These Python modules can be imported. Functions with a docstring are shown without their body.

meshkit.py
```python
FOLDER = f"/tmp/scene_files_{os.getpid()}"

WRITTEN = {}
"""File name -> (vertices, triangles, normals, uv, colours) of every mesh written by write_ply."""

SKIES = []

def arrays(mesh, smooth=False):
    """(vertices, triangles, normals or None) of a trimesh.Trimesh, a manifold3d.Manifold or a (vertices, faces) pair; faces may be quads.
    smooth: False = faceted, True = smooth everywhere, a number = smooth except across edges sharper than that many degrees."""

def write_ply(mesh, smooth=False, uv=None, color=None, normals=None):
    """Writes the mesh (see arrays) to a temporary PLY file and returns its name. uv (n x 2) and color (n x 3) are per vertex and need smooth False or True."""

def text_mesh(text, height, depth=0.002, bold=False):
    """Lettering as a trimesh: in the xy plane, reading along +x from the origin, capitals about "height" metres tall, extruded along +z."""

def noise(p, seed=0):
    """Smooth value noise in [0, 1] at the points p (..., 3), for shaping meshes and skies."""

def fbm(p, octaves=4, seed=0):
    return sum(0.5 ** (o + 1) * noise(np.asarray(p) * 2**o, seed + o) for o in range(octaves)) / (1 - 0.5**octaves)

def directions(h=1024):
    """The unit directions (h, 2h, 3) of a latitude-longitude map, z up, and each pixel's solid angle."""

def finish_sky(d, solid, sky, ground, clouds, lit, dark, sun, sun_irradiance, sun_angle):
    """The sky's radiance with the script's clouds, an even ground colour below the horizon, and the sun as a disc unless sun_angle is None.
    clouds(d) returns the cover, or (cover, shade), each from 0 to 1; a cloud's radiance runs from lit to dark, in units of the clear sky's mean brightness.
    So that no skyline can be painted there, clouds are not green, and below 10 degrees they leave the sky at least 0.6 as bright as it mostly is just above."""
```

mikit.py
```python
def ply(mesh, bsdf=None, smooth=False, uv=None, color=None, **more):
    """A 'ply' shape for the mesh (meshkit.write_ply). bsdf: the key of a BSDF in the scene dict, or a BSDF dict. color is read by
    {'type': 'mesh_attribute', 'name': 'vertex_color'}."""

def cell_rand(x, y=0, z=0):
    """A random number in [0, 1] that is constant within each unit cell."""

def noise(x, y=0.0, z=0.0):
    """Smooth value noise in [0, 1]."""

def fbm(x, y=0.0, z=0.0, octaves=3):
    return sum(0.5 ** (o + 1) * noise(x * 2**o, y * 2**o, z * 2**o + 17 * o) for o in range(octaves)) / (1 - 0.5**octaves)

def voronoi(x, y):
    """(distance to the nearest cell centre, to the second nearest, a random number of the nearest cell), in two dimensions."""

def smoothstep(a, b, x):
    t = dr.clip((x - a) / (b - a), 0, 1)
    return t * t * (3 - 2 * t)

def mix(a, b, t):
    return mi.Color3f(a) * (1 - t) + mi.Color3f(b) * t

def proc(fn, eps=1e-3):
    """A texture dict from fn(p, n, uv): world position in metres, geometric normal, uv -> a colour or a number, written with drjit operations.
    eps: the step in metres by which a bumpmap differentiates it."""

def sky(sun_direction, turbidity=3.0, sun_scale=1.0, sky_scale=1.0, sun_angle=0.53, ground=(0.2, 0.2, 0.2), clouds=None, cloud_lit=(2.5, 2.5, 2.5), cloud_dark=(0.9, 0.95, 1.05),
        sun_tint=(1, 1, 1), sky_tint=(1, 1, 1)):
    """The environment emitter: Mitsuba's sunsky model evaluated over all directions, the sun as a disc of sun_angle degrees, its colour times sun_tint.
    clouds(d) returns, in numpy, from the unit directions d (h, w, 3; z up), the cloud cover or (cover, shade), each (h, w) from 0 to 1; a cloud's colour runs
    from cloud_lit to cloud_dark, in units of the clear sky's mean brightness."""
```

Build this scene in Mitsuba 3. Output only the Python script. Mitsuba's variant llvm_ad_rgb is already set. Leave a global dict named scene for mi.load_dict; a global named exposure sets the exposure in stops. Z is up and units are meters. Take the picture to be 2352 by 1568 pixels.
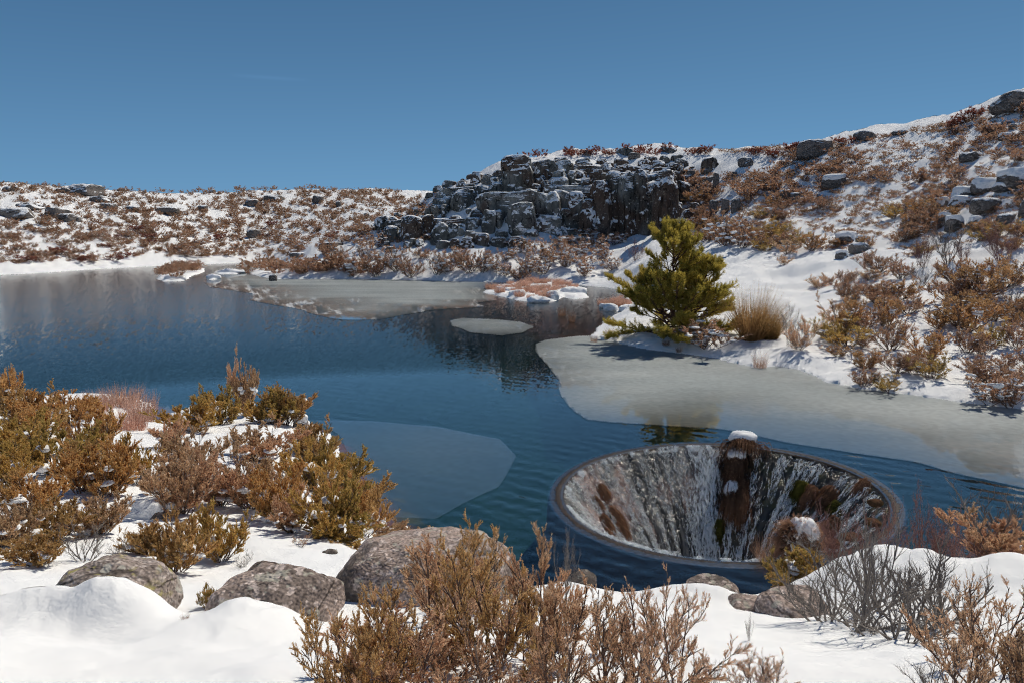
import math, random
import numpy as np
import mitsuba as mi, drjit as dr
import trimesh, manifold3d as m3
import mikit, meshkit
from mikit import noise, fbm, voronoi, smoothstep, mix, cell_rand
from scipy.interpolate import RBFInterpolator
from scipy.spatial import cKDTree
import shapely
from scipy.ndimage import gaussian_filter
from shapely.geometry import Polygon

# ------------------------------------------------------------------ camera, sky, exposure
T = mi.ScalarTransform4f
H = 8.0                                     # height of the lens above the water
FPX = 2820 / 4096 * 2352                    # focal length for a frame 2352 wide
PITCH = -math.atan(405.5 / 2820)
EYE = np.array([0.0, 0.0, H])
exposure = 1.36
scene, labels = {}, {}
scene['camera'] = {'type': 'perspective', 'fov': math.degrees(2 * math.atan(2048 / 2820)), 'fov_axis': 'x', 'near_clip': 0.2, 'far_clip': 4000.0,
                   'to_world': T().look_at(origin=[0, 0, H], target=[0, math.cos(PITCH), H + math.sin(PITCH)], up=[0, 0, 1])}
SUN = np.array([0.42, 0.49, 0.765])
def trail(d):                               # one faint short contrail, high up
    v = np.array([-0.306, 0.93, 0.203]); v /= np.linalg.norm(v)
    a = np.cross(v, [0, 0, 1]); a /= np.linalg.norm(a); b = np.cross(a, v)
    x, y, f = d @ a, d @ b, d @ v
    c = np.exp(-(y / 0.0012) ** 2) * np.clip(1 - (x / 0.05) ** 2, 0, 1) * (f > 0) * 0.10
    veil = 0.46 * np.exp(-np.clip(d[..., 2], 0, 1) / 0.17)      # thin haze towards the horizon, the same all round
    return 1 - (1 - c) * (1 - veil)
scene['sky'] = mikit.sky(SUN.tolist(), turbidity=1.7, ground=(0.5, 0.5, 0.5), sky_scale=0.45, sky_tint=(0.62, 0.94, 1.09), cloud_lit=(1.8, 4.0, 7.2), cloud_dark=(1.8, 4.0, 7.2), sun_tint=(0.91, 1.01, 1.15), clouds=trail)

# ------------------------------------------------------------------ helpers
rs = np.random.RandomState
def ray(px, py):                            # a pixel of the 2352-wide photograph -> direction from the lens
    x, y = (np.asarray(px, float) - 1176) / FPX, -(np.asarray(py, float) - 784) / FPX
    c, s = math.cos(PITCH), math.sin(PITCH)
    return np.stack([x, c - s * y, s + c * y], -1)
def on_plane(px, py, z=0.0):
    d = ray(px, py); return EYE + d * ((z - H) / d[..., 2])[..., None]
def at_depth(px, py, Y):
    d = ray(px, py); return EYE + d * (np.asarray(Y, float) / d[..., 1])[..., None]
def fb(p, o=4, seed=0): return meshkit.fbm(np.asarray(p, float), o, seed) - 0.5
def ss(a, b, x):
    t = np.clip((x - a) / (b - a), 0, 1); return t * t * (3 - 2 * t)
def R3(axis, ang):
    axis = np.asarray(axis, float); axis = axis / np.linalg.norm(axis)
    return trimesh.transformations.rotation_matrix(ang, axis)[:3, :3]
def unit(v): return v / np.maximum(np.linalg.norm(v, axis=-1, keepdims=True), 1e-9)
def grid_faces(n, m):
    i, j = np.meshgrid(np.arange(n - 1), np.arange(m - 1), indexing='ij')
    a = (i * m + j).ravel(); q = np.stack([a, a + 1, a + m + 1, a + m], 1)
    return np.vstack([q[:, [0, 1, 2]], q[:, [0, 2, 3]]])
def join(parts):
    vs, fs, n = [], [], 0
    for v, f in parts:
        if len(v): vs.append(v); fs.append(np.asarray(f) + n); n += len(v)
    return np.vstack(vs), np.vstack(fs)
COUNT = {}
def key(name):
    n = COUNT.get(name, -1) + 1; COUNT[name] = n
    return name if n == 0 else f'{name}_{n:03d}'
def tag(k, label=None, cat=None, group=None, kind=None):
    labels[k] = {a: b for a, b in (('label', label), ('category', cat), ('group', group), ('kind', kind)) if b}
    return k
def put(k, mesh, bsdf, smooth=False, uv=None, normals=None, **more):
    if normals is not None:
        path = meshkit.write_ply(mesh, False, uv, None, normals=normals)
        scene[k] = {'type': 'ply', 'filename': path, 'face_normals': False, 'bsdf': {'type': 'ref', 'id': bsdf}, **more}
    else:
        scene[k] = mikit.ply(mesh, bsdf, smooth=smooth, uv=uv, **more)
    return k

# ------------------------------------------------------------------ materials
def P(fn, eps=1e-3): return mikit.proc(fn, eps)
def snow_col(p, n, uv):
    return mix((0.82, 0.835, 0.86), (0.86, 0.868, 0.876), noise(p.x * 0.9, p.y * 0.9, p.z))
def snow_bump(p, n, uv):
    return 0.6 * fbm(p.x * 4, p.y * 4, p.z * 4, 4) + 0.07 * noise(p.x * 60, p.y * 60, p.z * 60)
scene['m_snow'] = {'type': 'bumpmap', 'arbitrary': P(snow_bump, 4e-3), 'scale': 0.05,
                   'bsdf': {'type': 'diffuse', 'reflectance': P(snow_col)}}
def ground_col(p, n, uv):                   # snow with dead grass showing through on the lower ground; lake bed below the water
    snow = snow_col(p, n, uv)
    silt = mix((0.006, 0.028, 0.030), (0.012, 0.040, 0.040), fbm(p.x * 0.8, p.y * 0.8, 0, 3))
    stones = mix((0.015, 0.03, 0.028), (0.06, 0.065, 0.035), smoothstep(0.45, 0.75, fbm(p.x * 1.6, p.y * 1.6, 3.0, 3)))
    red = mix((0.09, 0.035, 0.02), (0.20, 0.09, 0.055), fbm(p.x * 0.35, p.y * 3.0, 1.0, 4))
    bed = mix(red, mix(stones, silt, smoothstep(0.5, 1.0, -p.z)), smoothstep(0.2, 0.55, -p.z))
    return dr.select(p.z > -0.03, snow, bed)
scene['m_ground'] = {'type': 'bumpmap', 'arbitrary': P(snow_bump, 4e-3), 'scale': 0.05,
                     'bsdf': {'type': 'diffuse', 'reflectance': P(ground_col)}}
scene['m_water'] = {'type': 'thindielectric', 'int_ior': 1.33, 'ext_ior': 1.0}
def ice_col(p, n, uv):
    return mix((0.35, 0.40, 0.415), (0.54, 0.575, 0.575), fbm(p.x * 0.15, p.y * 0.5, 2, 4)) * (0.9 + 0.2 * noise(p.x * 5, p.y * 5, 0))
scene['m_ice'] = {'type': 'blendbsdf', 'weight': P(lambda p, n, uv: uv.x),
                  'bsdf_0': {'type': 'thindielectric', 'int_ior': 1.33, 'ext_ior': 1.0},
                  'bsdf_1': {'type': 'twosided', 'bsdf': {'type': 'roughplastic', 'diffuse_reflectance': P(ice_col), 'alpha': 0.5, 'int_ior': 1.12, 'nonlinear': False}}}

# ------------------------------------------------------------------ the rim of the funnel: an oval on the water
RIM_PX = np.array([(2181,1975),(2219,1918),(2265,1876),(2345,1830),(2475,1790),(2609,1771),(2724,1762),(2839,1759),(2188,2017),(2226,2067),(2303,2117),(2418,2167),(2517,2197),
                   (2647,2232),(2800,2255),(2915,2266),(3091,1776),(3225,1807),(3359,1842),(3474,1884),(3550,1930),(3608,1983),(3634,2037),(3627,2083),(3604,2121),(2977,2266)], float) * 2352 / 4096
def fit_oval(q):
    x, y = q[:, 0], q[:, 1]; mx, my = x.mean(), y.mean(); x, y = x - mx, y - my
    A, B, C, D, E = np.linalg.lstsq(np.stack([x * x, x * y, y * y, x, y], 1), np.ones(len(x)), rcond=None)[0]
    M = np.array([[A, B / 2], [B / 2, C]]); c = -np.linalg.solve(2 * M, [D, E])
    k = 1 + c @ M @ c
    w, V = np.linalg.eigh(M / k)
    return c + [mx, my], V @ np.diag(1 / np.sqrt(w)) @ V.T
FC, FM = fit_oval(on_plane(RIM_PX[:, 0], RIM_PX[:, 1])[:, :2])     # centre, and the map of the unit circle to the oval
FMI = np.linalg.inv(FM)
FR = math.sqrt(abs(np.linalg.det(FM)))
def oval_rho(x, y):
    q = (np.stack([x, y], -1) - FC) @ FMI.T
    return np.hypot(q[..., 0], q[..., 1])

# ------------------------------------------------------------------ shoreline
SH = [(2700,1010,None),(2352,945,None),(2240,930,None),(2150,915,None),(2070,905,None),(1980,897,None),(1890,880,None),(1830,851,None),(1790,843,None),(1740,846,None),(1690,836,None),(1650,823,None),
      (1560,810,None),(1480,800,None),(1420,788,None),(1362,776,None),(1378,752,None),(1400,735,None),(1430,712,None),(1455,695,None),(1470,684,None),(1440,670,None),(1400,661,None),(1330,654,None),(1250,650,None),
      (1100,648,None),(1000,646,None),(900,643,None),(780,641,None),(700,642,None),(640,642,None),(610,638,None),(582,631,None),(566,624,None),(600,618,None),(660,612,None),(640,606,None),(590,603,None),(480,607,None),(350,612,None),
      (200,620,None),(100,627,None),(0,632,None),(-250,645,None),(-700,680,None),(-900,760,None),(-700,860,None),(-350,910,None),(-100,925,None),(60,922,None),(190,912,None),(300,912,None),(350,935,None),(352,985,None),(378,1000,None),(398,985,None),
      (392,952,None),(450,935,None),(560,935,None),(680,960,None),(760,1010,None),(815,1090,None),(850,1170,None),(900,1250,None),(960,1330,None),(1060,1420,None),(1250,1500,None),(1500,1530,None),(1750,1540,None),(2000,1520,None),(2250,1470,None),(2500,1420,None),(3000,1300,None)]
shore_px = np.array([(a, b) for a, b, _ in SH], float)
shore = on_plane(shore_px[:, 0], shore_px[:, 1])[:, :2]
def wiggle(poly, step, amp, freq, seed):
    pts = np.vstack([poly, poly[:1]]); out = []
    for a, b in zip(pts[:-1], pts[1:]):
        n = max(2, int(np.linalg.norm(b - a) / step)); t = np.linspace(0, 1, n, endpoint=False)[:, None]
        out.append(a + (b - a) * t)
    q = np.vstack(out); r = np.linalg.norm(q, axis=1, keepdims=True)
    p3 = np.c_[q * freq, np.zeros(len(q))]
    return q + np.c_[fb(p3, 3, seed), fb(p3, 3, seed + 7)] * amp * np.clip(r / 60, 0.5, 2)
shore_w = wiggle(shore, 0.8, 1.5, 0.22, 3)
LAKE = Polygon(shore_w).buffer(0)
SHTREE = cKDTree(shore_w)
# islets: (outline in px on the water, height)
ISLETS = [([(1112,672),(1135,660),(1180,652),(1250,650),(1320,656),(1345,664),(1325,676),(1290,684),(1275,692),(1225,694),(1190,690),(1160,682)], 0.45),
          ([(1292,680),(1310,672),(1345,676),(1348,684),(1315,688)], 0.5),
          ([(1385,703),(1405,694),(1440,693),(1470,700),(1460,712),(1420,716)], 0.45),
          ([(362,640),(375,626),(420,616),(468,617),(466,626),(440,634),(420,646),(380,647)], 0.5),
          ([(478,637),(492,631),(502,634),(498,643),(482,644)], 0.4), ([(492,626),(520,618),(552,622),(545,630),(505,630)], 0.4)]
islet_polys = []
for pts, hh in ISLETS:
    q = np.array(pts, float); islet_polys.append((Polygon(wiggle(on_plane(q[:, 0], q[:, 1])[:, :2], 0.6, 0.5, 0.5, 9)).buffer(0), hh))
def signed(x, y):                           # metres inside land (+) or water (-)
    d = SHTREE.query(np.c_[x, y])[0]
    return np.where(shapely.contains_xy(LAKE, x, y), -d, d)

# ------------------------------------------------------------------ ground heights: (px, py, depth) seen in the photograph, and a few unseen ones (px, None, depth, z)
CTRL = []
def col(px, *pts):
    for py, Y in pts: CTRL.append(at_depth(px, py, Y))
def hid(px, *pts):
    for Y, z in pts:
        q = at_depth(px, 700, Y); CTRL.append(np.array([q[0], q[1], z]))
col(2700,(880,36),(780,43),(640,54),(520,64),(400,76),(280,90),(180,104),(120,115)); hid(2700,(170,42),(400,46))
col(2352,(880,38),(800,44),(700,52),(600,62),(500,74),(420,86),(330,100),(262,115),(219,125)); hid(2352,(160,38),(400,44))
col(2180,(860,40),(760,49),(660,62),(560,79),(460,98),(360,116),(283,134)); hid(2180,(170,34),(400,42))
col(2000,(840,43),(760,52),(700,60),(640,71),(580,85),(520,100),(450,114),(380,128),(335,142),(306,152)); hid(2000,(190,32),(400,40))
col(1850,(800,49),(740,59),(680,71),(620,86),(570,101),(520,116),(440,132),(380,146),(335,160)); hid(1850,(200,29),(400,36))
col(1700,(800,50),(760,57),(720,65),(680,74),(620,92),(570,112),(520,128),(460,143),(400,156),(345,170)); hid(1700,(210,30),(400,36))
col(1600,(780,54),(720,65),(660,84),(600,112),(560,133),(510,148),(450,158),(400,168),(344,188)); hid(1600,(230,34),(400,38))
col(1500,(760,58),(700,70),(660,90),(600,118),(560,140),(540,158),(430,168),(385,182),(342,200)); hid(1500,(240,34),(400,38))
col(1400,(645,131),(610,137),(575,148),(541,160),(425,169),(385,182),(347,198)); hid(1400,(240,32),(400,38))
col(1300,(620,138),(580,150),(545,160),(425,168),(385,180),(353,195)); hid(1300,(240,31),(400,38))
col(1150,(610,142),(570,155),(485,164),(425,173),(382,184)); hid(1150,(230,27),(400,36))
col(1000,(600,150),(568,160),(505,170),(452,180)); hid(1000,(220,19),(330,24),(520,39))
col(850,(600,158),(560,168),(515,176)); hid(850,(200,11)); col(850,(505,265),(470,340),(436,440)); hid(850,(600,40))
col(700,(615,152)); hid(700,(175,1.5)); col(700,(600,205),(560,262),(500,335),(437,430)); hid(700,(600,40))
col(590,(590,262),(560,290),(500,345),(440,430)); hid(590,(600,38))
col(350,(590,225),(550,250),(500,290),(448,350)); hid(350,(500,34))
col(150,(600,190),(550,222),(500,255),(455,300),(433,330)); hid(150,(450,34))
col(0,(600,178),(550,205),(500,240),(450,280),(423,310)); hid(0,(420,36))
col(-400,(600,160),(550,185),(500,215),(420,280)); hid(-400,(400,38))
# near bank
col(-300,(1568,2.8),(1450,4.2),(1300,6.5),(1200,9),(1100,12.5),(1000,17)); hid(-300,(30,0.8))
col(0,(1568,3.2),(1450,4.6),(1300,7.0),(1200,9.5),(1100,13),(1010,18.5),(960,24)); hid(0,(31,0.5))
col(200,(1568,3.2),(1450,4.8),(1300,7.2),(1200,9.5),(1100,12.5),(1030,17),(975,22)); hid(200,(30,.4))
col(400,(1568,3.2),(1450,5),(1350,6.8),(1250,9),(1150,12),(1060,16),(1010,19.5)); hid(400,(26,.5))
col(600,(1568,3.2),(1450,5.2),(1300,8),(1205,10.5),(1110,14),(1030,18),(985,22)); hid(600,(28,.5))
col(800,(1568,3.2),(1450,5.2),(1380,6.5),(1300,8.2),(1235,10.3),(1190,13)); hid(800,(18,.8))
col(1000,(1568,3.2),(1450,5),(1360,7.2),(1310,8.5)); hid(1000,(11,2.2),(13.5,.5))
col(1300,(1568,3.2),(1450,5.2),(1385,7),(1340,8.3)); hid(1300,(10.5,2.0),(12.3,.4))
col(1600,(1568,3.2),(1450,5.4),(1405,6.8),(1352,8.5)); hid(1600,(10.5,1.8),(12,.4))
col(1800,(1568,3.4),(1460,5.5),(1420,7.3),(1385,8.6)); hid(1800,(10.3,1.9),(12,.4))
col(2000,(1568,3.4),(1450,5.2),(1390,6.6),(1310,8.4)); hid(2000,(10.6,1.9),(12.2,.4))
col(2200,(1568,3.2),(1450,5),(1385,6.3),(1340,7.5)); hid(2200,(10.6,1.9),(12.6,.4))
col(2352,(1568,3),(1450,4.6),(1350,6.5),(1325,8)); hid(2352,(11,1.8),(13.2,.4))
col(2700,(1568,2.6),(1400,5)); hid(2700,(9,2.5),(14,.4),(24,.4))
CTRL = np.array(CTRL)
def warp(x, y):
    r = np.hypot(x, y) + 0.8
    return np.stack([np.arctan2(x, y) / 0.13, np.log(r) / 0.22], -1)
extra = np.array([(0,0.3,6.45),(1.5,1,6.4),(-1.5,1,6.35),(0,-6,7.6),(-8,-3,7.2),(8,-3,7.0),(0,-40,11),(-40,-20,10),(40,-20,10),(90,-60,25),(-90,-60,14),(0,-300,30),(250,-200,50),(-250,-200,30),(40,10,4),(70,20,14),(150,40,40),(-40,8,4),(-90,30,5),(-200,40,22),(-400,100,36)], float)
CTRL = np.vstack([CTRL, extra])
RBF = RBFInterpolator(warp(CTRL[:, 0], CTRL[:, 1]), CTRL[:, 2], kernel='linear', smoothing=0.01)
def height(x, y, fine=True):
    x, y = np.asarray(x, float).ravel(), np.asarray(y, float).ravel()
    r = np.hypot(x, y); sd = signed(x, y)
    base = np.maximum(RBF(warp(x, y)), 0.0)
    w = 0.8 + 0.035 * r
    far = np.clip((r - 25) / 60, 0, 1)
    p = np.c_[x, y, np.zeros_like(x)]
    hum = fb(p * 0.22, 4, 2) * (0.16 + 1.3 * far) + fb(p * 0.07, 3, 5) * 2.2 * far
    if fine: hum = hum + fb(p * 3.1, 3, 12) * 0.055 * (1 - far) + fb(p * 0.9, 3, 8) * (0.13 + 0.15 * far) + fb(p * 0.45, 3, 18) * 0.4 * far
    lip = 0.10 * ss(0.0, 0.5, sd) + (0.12 + 0.22 * (1 - far)) * ss(0.15, 1.6, sd) + 0.30 * far * ss(0.2, 2.4, sd)
    lip = lip * (0.55 + 0.9 * (fb(p * 0.6, 2, 33) + 0.5)) * (1 - ss(0.6, 2.5, base) * (1 - far))
    land = 0.05 * ss(-0.3, 0.2, sd) + lip + (base + hum * (0.35 + 0.65 * ss(0.5, 6, base))) * ss(0.0, w, sd)
    land = np.maximum(land, 0.05 * ss(-0.3, 0.3, sd) + 0.02)
    bed = -0.35 - 1.7 * ss(0, 5 + 0.02 * r, -sd) + fb(p * 0.5, 3, 4) * 0.35
    # the shallow bay with red weed between the islet and the pine
    q = np.hypot((x - BAY[0]) / BAY[2], (y - BAY[1]) / BAY[3])
    bed = bed + (-0.32 + fb(p * 0.25, 3, 14) * 0.5 - bed) * ss(1.15, 0.7, q)
    k = ss(-0.9, 0.25, sd)
    z = land * k + np.minimum(bed, -0.12) * (1 - k)
    for poly, hh in islet_polys:
        x0, y0, x1, y1 = poly.bounds
        m = np.nonzero((x > x0 - 3) & (x < x1 + 3) & (y > y0 - 3) & (y < y1 + 3))[0]
        if len(m):
            pt = shapely.points(x[m], y[m]); d = shapely.distance(poly, pt); di = shapely.distance(poly.boundary, pt)
            s = np.where(d > 0, -d, di)
            z[m] = np.maximum(z[m], -0.3 + (hh * 0.8 + 0.3) * ss(-1.0, 0.8, s) + fb(p[m] * 0.9, 3, 21) * 0.35 * ss(0, 0.6, s))
    for bx, by, rx, ry, bh in BUMPS:
        e = ((x - bx) / rx) ** 2 + ((y - by) / ry) ** 2
        z = z + bh * np.exp(-e ** 1.3) * (1 + 0.9 * fb(p * 2.2, 4, 44))
    # the pit of the funnel is let into the bed
    rho = oval_rho(x, y)
    z = np.where(rho < 1.35, np.minimum(z, -0.6 - 1.0 * ss(1.35, 1.05, rho)), z)
    return z
BUMPS = [(*at_depth(px, 1300, Y)[:2], rx, ry, h) for px, Y, rx, ry, h in ((150, 4.85, 0.72, 0.42, 0.26), (300, 4.75, 0.35, 0.3, 0.12), (592, 5.0, 0.32, 0.36, 0.25), (540, 4.6, 0.5, 0.5, 0.12), (2020, 7.7, 1.25, 0.8, 0.32), (1610, 7.3, 0.5, 0.45, 0.20), (2330, 6.6, 0.8, 0.5, 0.2))]
b0, b1 = on_plane(1240, 752)[:2], on_plane(1450, 700)[:2]
BAY = ((b0[0] + b1[0]) / 2 + 1, (b0[1] + b1[1]) / 2, 15.0, 26.0)

# ground sheet: rings round the camera, finer where the photograph looks
az = np.unique(np.concatenate([np.linspace(-180, -46, 40), np.linspace(-46, 46, 860), np.linspace(46, 180, 40)]))
rr = np.concatenate([np.geomspace(0.5, 3, 14)[:-1], np.geomspace(3, 30, 190)[:-1], np.geomspace(30, 230, 250)[:-1], np.geomspace(230, 3000, 70)])
A, RR = np.meshgrid(np.radians(az), rr, indexing='ij')
gx, gy = (RR * np.sin(A)).ravel(), (RR * np.cos(A)).ravel()
gz = height(gx, gy)
hole = oval_rho(gx, gy)
gf = grid_faces(len(az), len(rr))
gf = gf[~(hole[gf] < 0.9).all(1)]
put('ground', (np.c_[gx, gy, gz], gf[:, ::-1]), 'm_ground', smooth=True)
tag('ground', 'snow-covered banks, hillside and moor around the lake', 'ground', kind='structure')
from scipy.interpolate import RegularGridInterpolator
GRID = RegularGridInterpolator((np.radians(az), np.log(rr)), gz.reshape(len(az), len(rr)), bounds_error=False, fill_value=None)
def zat(x, y):
    """height of the ground sheet as built"""
    x, y = np.asarray(x, float), np.asarray(y, float)
    return GRID(np.stack([np.arctan2(x, y), np.log(np.maximum(np.hypot(x, y), 0.5))], -1))
def drops(px, py, r0=2.5, r1=480):
    """The first places where the rays through these pixels meet the ground (or the lake)."""
    d = ray(px, py).reshape(-1, 3); t = np.geomspace(r0, r1, 700)
    p = EYE + (d / np.hypot(d[:, 0], d[:, 1])[:, None])[:, None, :] * t[None, :, None]
    low = p[..., 2] - np.maximum(zat(p[..., 0], p[..., 1]), 0)
    below = low < 0
    i = np.where(below.any(1), below.argmax(1), len(t) - 1); i = np.maximum(i, 1); n = np.arange(len(d))
    a, b = low[n, i - 1], low[n, i]; w = np.clip(a / np.maximum(a - b, 1e-9), 0, 1)[:, None]
    return p[n, i - 1] * (1 - w) + p[n, i] * w
def drop(px, py, r0=2.5): return drops([px], [py], r0)[0]

# ------------------------------------------------------------------ lake
wa = np.radians(np.linspace(-44, 44, 780)); wr = np.concatenate([np.geomspace(9, 60, 300)[:-1], np.geomspace(60, 420, 130)])
A, RR = np.meshgrid(wa, wr, indexing='ij')
wx, wy = (RR * np.sin(A)).ravel(), (RR * np.cos(A)).ravel()
def ripples(x, y):
    """height and slopes of small wind ripples"""
    g = rs(5); hz = np.zeros_like(x); sx = np.zeros_like(x); sy = np.zeros_like(x)
    r = np.hypot(x, y)
    p = np.c_[x, y, 0 * x]
    gust = 0.35 + 1.3 * ss(-0.12, 0.2, fb(p * [0.05, 0.03, 1], 3, 31))
    for k in range(26):
        lam = 0.17 * 1.14 ** (k % 13) * g.uniform(0.85, 1.15); th = math.radians(62) + g.normal(0, 0.42)
        kx, ky = 2 * np.pi / lam * math.cos(th), 2 * np.pi / lam * math.sin(th)
        vis = ss(70 * lam + 8, 22 * lam, r)
        a = 0.0125 * lam / (2 * np.pi) * gust * vis; ph = kx * x + ky * y + g.uniform(0, 6.28) + 3 * fb(p * 0.15, 2, 40 + k)
        hz += a * np.sin(ph); sx += a * kx * np.cos(ph); sy += a * ky * np.cos(ph)
    return hz, sx, sy
wz, sx, sy = ripples(wx, wy)
rw = np.hypot(wx, wy); damp = 1 / (1 + (rw / 90) ** 2)
rho = oval_rho(wx, wy)
dip = -0.05 * ss(1.08, 0.97, rho)
jit = rs(6).normal(0, 1, (2, len(wx))) * (0.004 + 0.010 * ss(20, 60, rw))
nrm = unit(np.c_[-sx * damp + 0.25 * jit[0], -sy * damp + jit[1], np.ones_like(sx)])
wf = grid_faces(len(wa), len(wr))
wf = wf[~(rho[wf] < 0.975).any(1)]
far_row = (rw[wf].mean(1) > 42)
pts_w = np.c_[wx, wy, wz * ss(200, 40, rw) + dip]
put('lake', (pts_w, wf[~far_row][:, ::-1]), 'm_water', normals=nrm)
scene['m_far_water'] = {'type': 'blendbsdf', 'weight': P(lambda p, n, uv: smoothstep(42, 100, dr.sqrt(p.x * p.x + p.y * p.y))), 'bsdf_0': {'type': 'thindielectric', 'int_ior': 1.33, 'ext_ior': 1.0},
    'bsdf_1': {'type': 'bumpmap', 'arbitrary': P(lambda p, n, uv: noise(p.x * 5.1, p.y * 7.3, 0.5) + 0.5 * noise(p.x * 13.7, p.y * 17.9, 4.5), 1e-2), 'scale': 0.009,
               'bsdf': {'type': 'roughplastic', 'alpha': 0.03, 'int_ior': 1.5, 'nonlinear': True, 'diffuse_reflectance': {'type': 'rgb', 'value': [0.009, 0.032, 0.037]}}}}
put('lake__far_reach', (pts_w, wf[far_row][:, ::-1]), 'm_far_water', normals=nrm)
tag('lake', 'deep blue rippled lake water around the funnel', 'lake', kind='structure')

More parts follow.
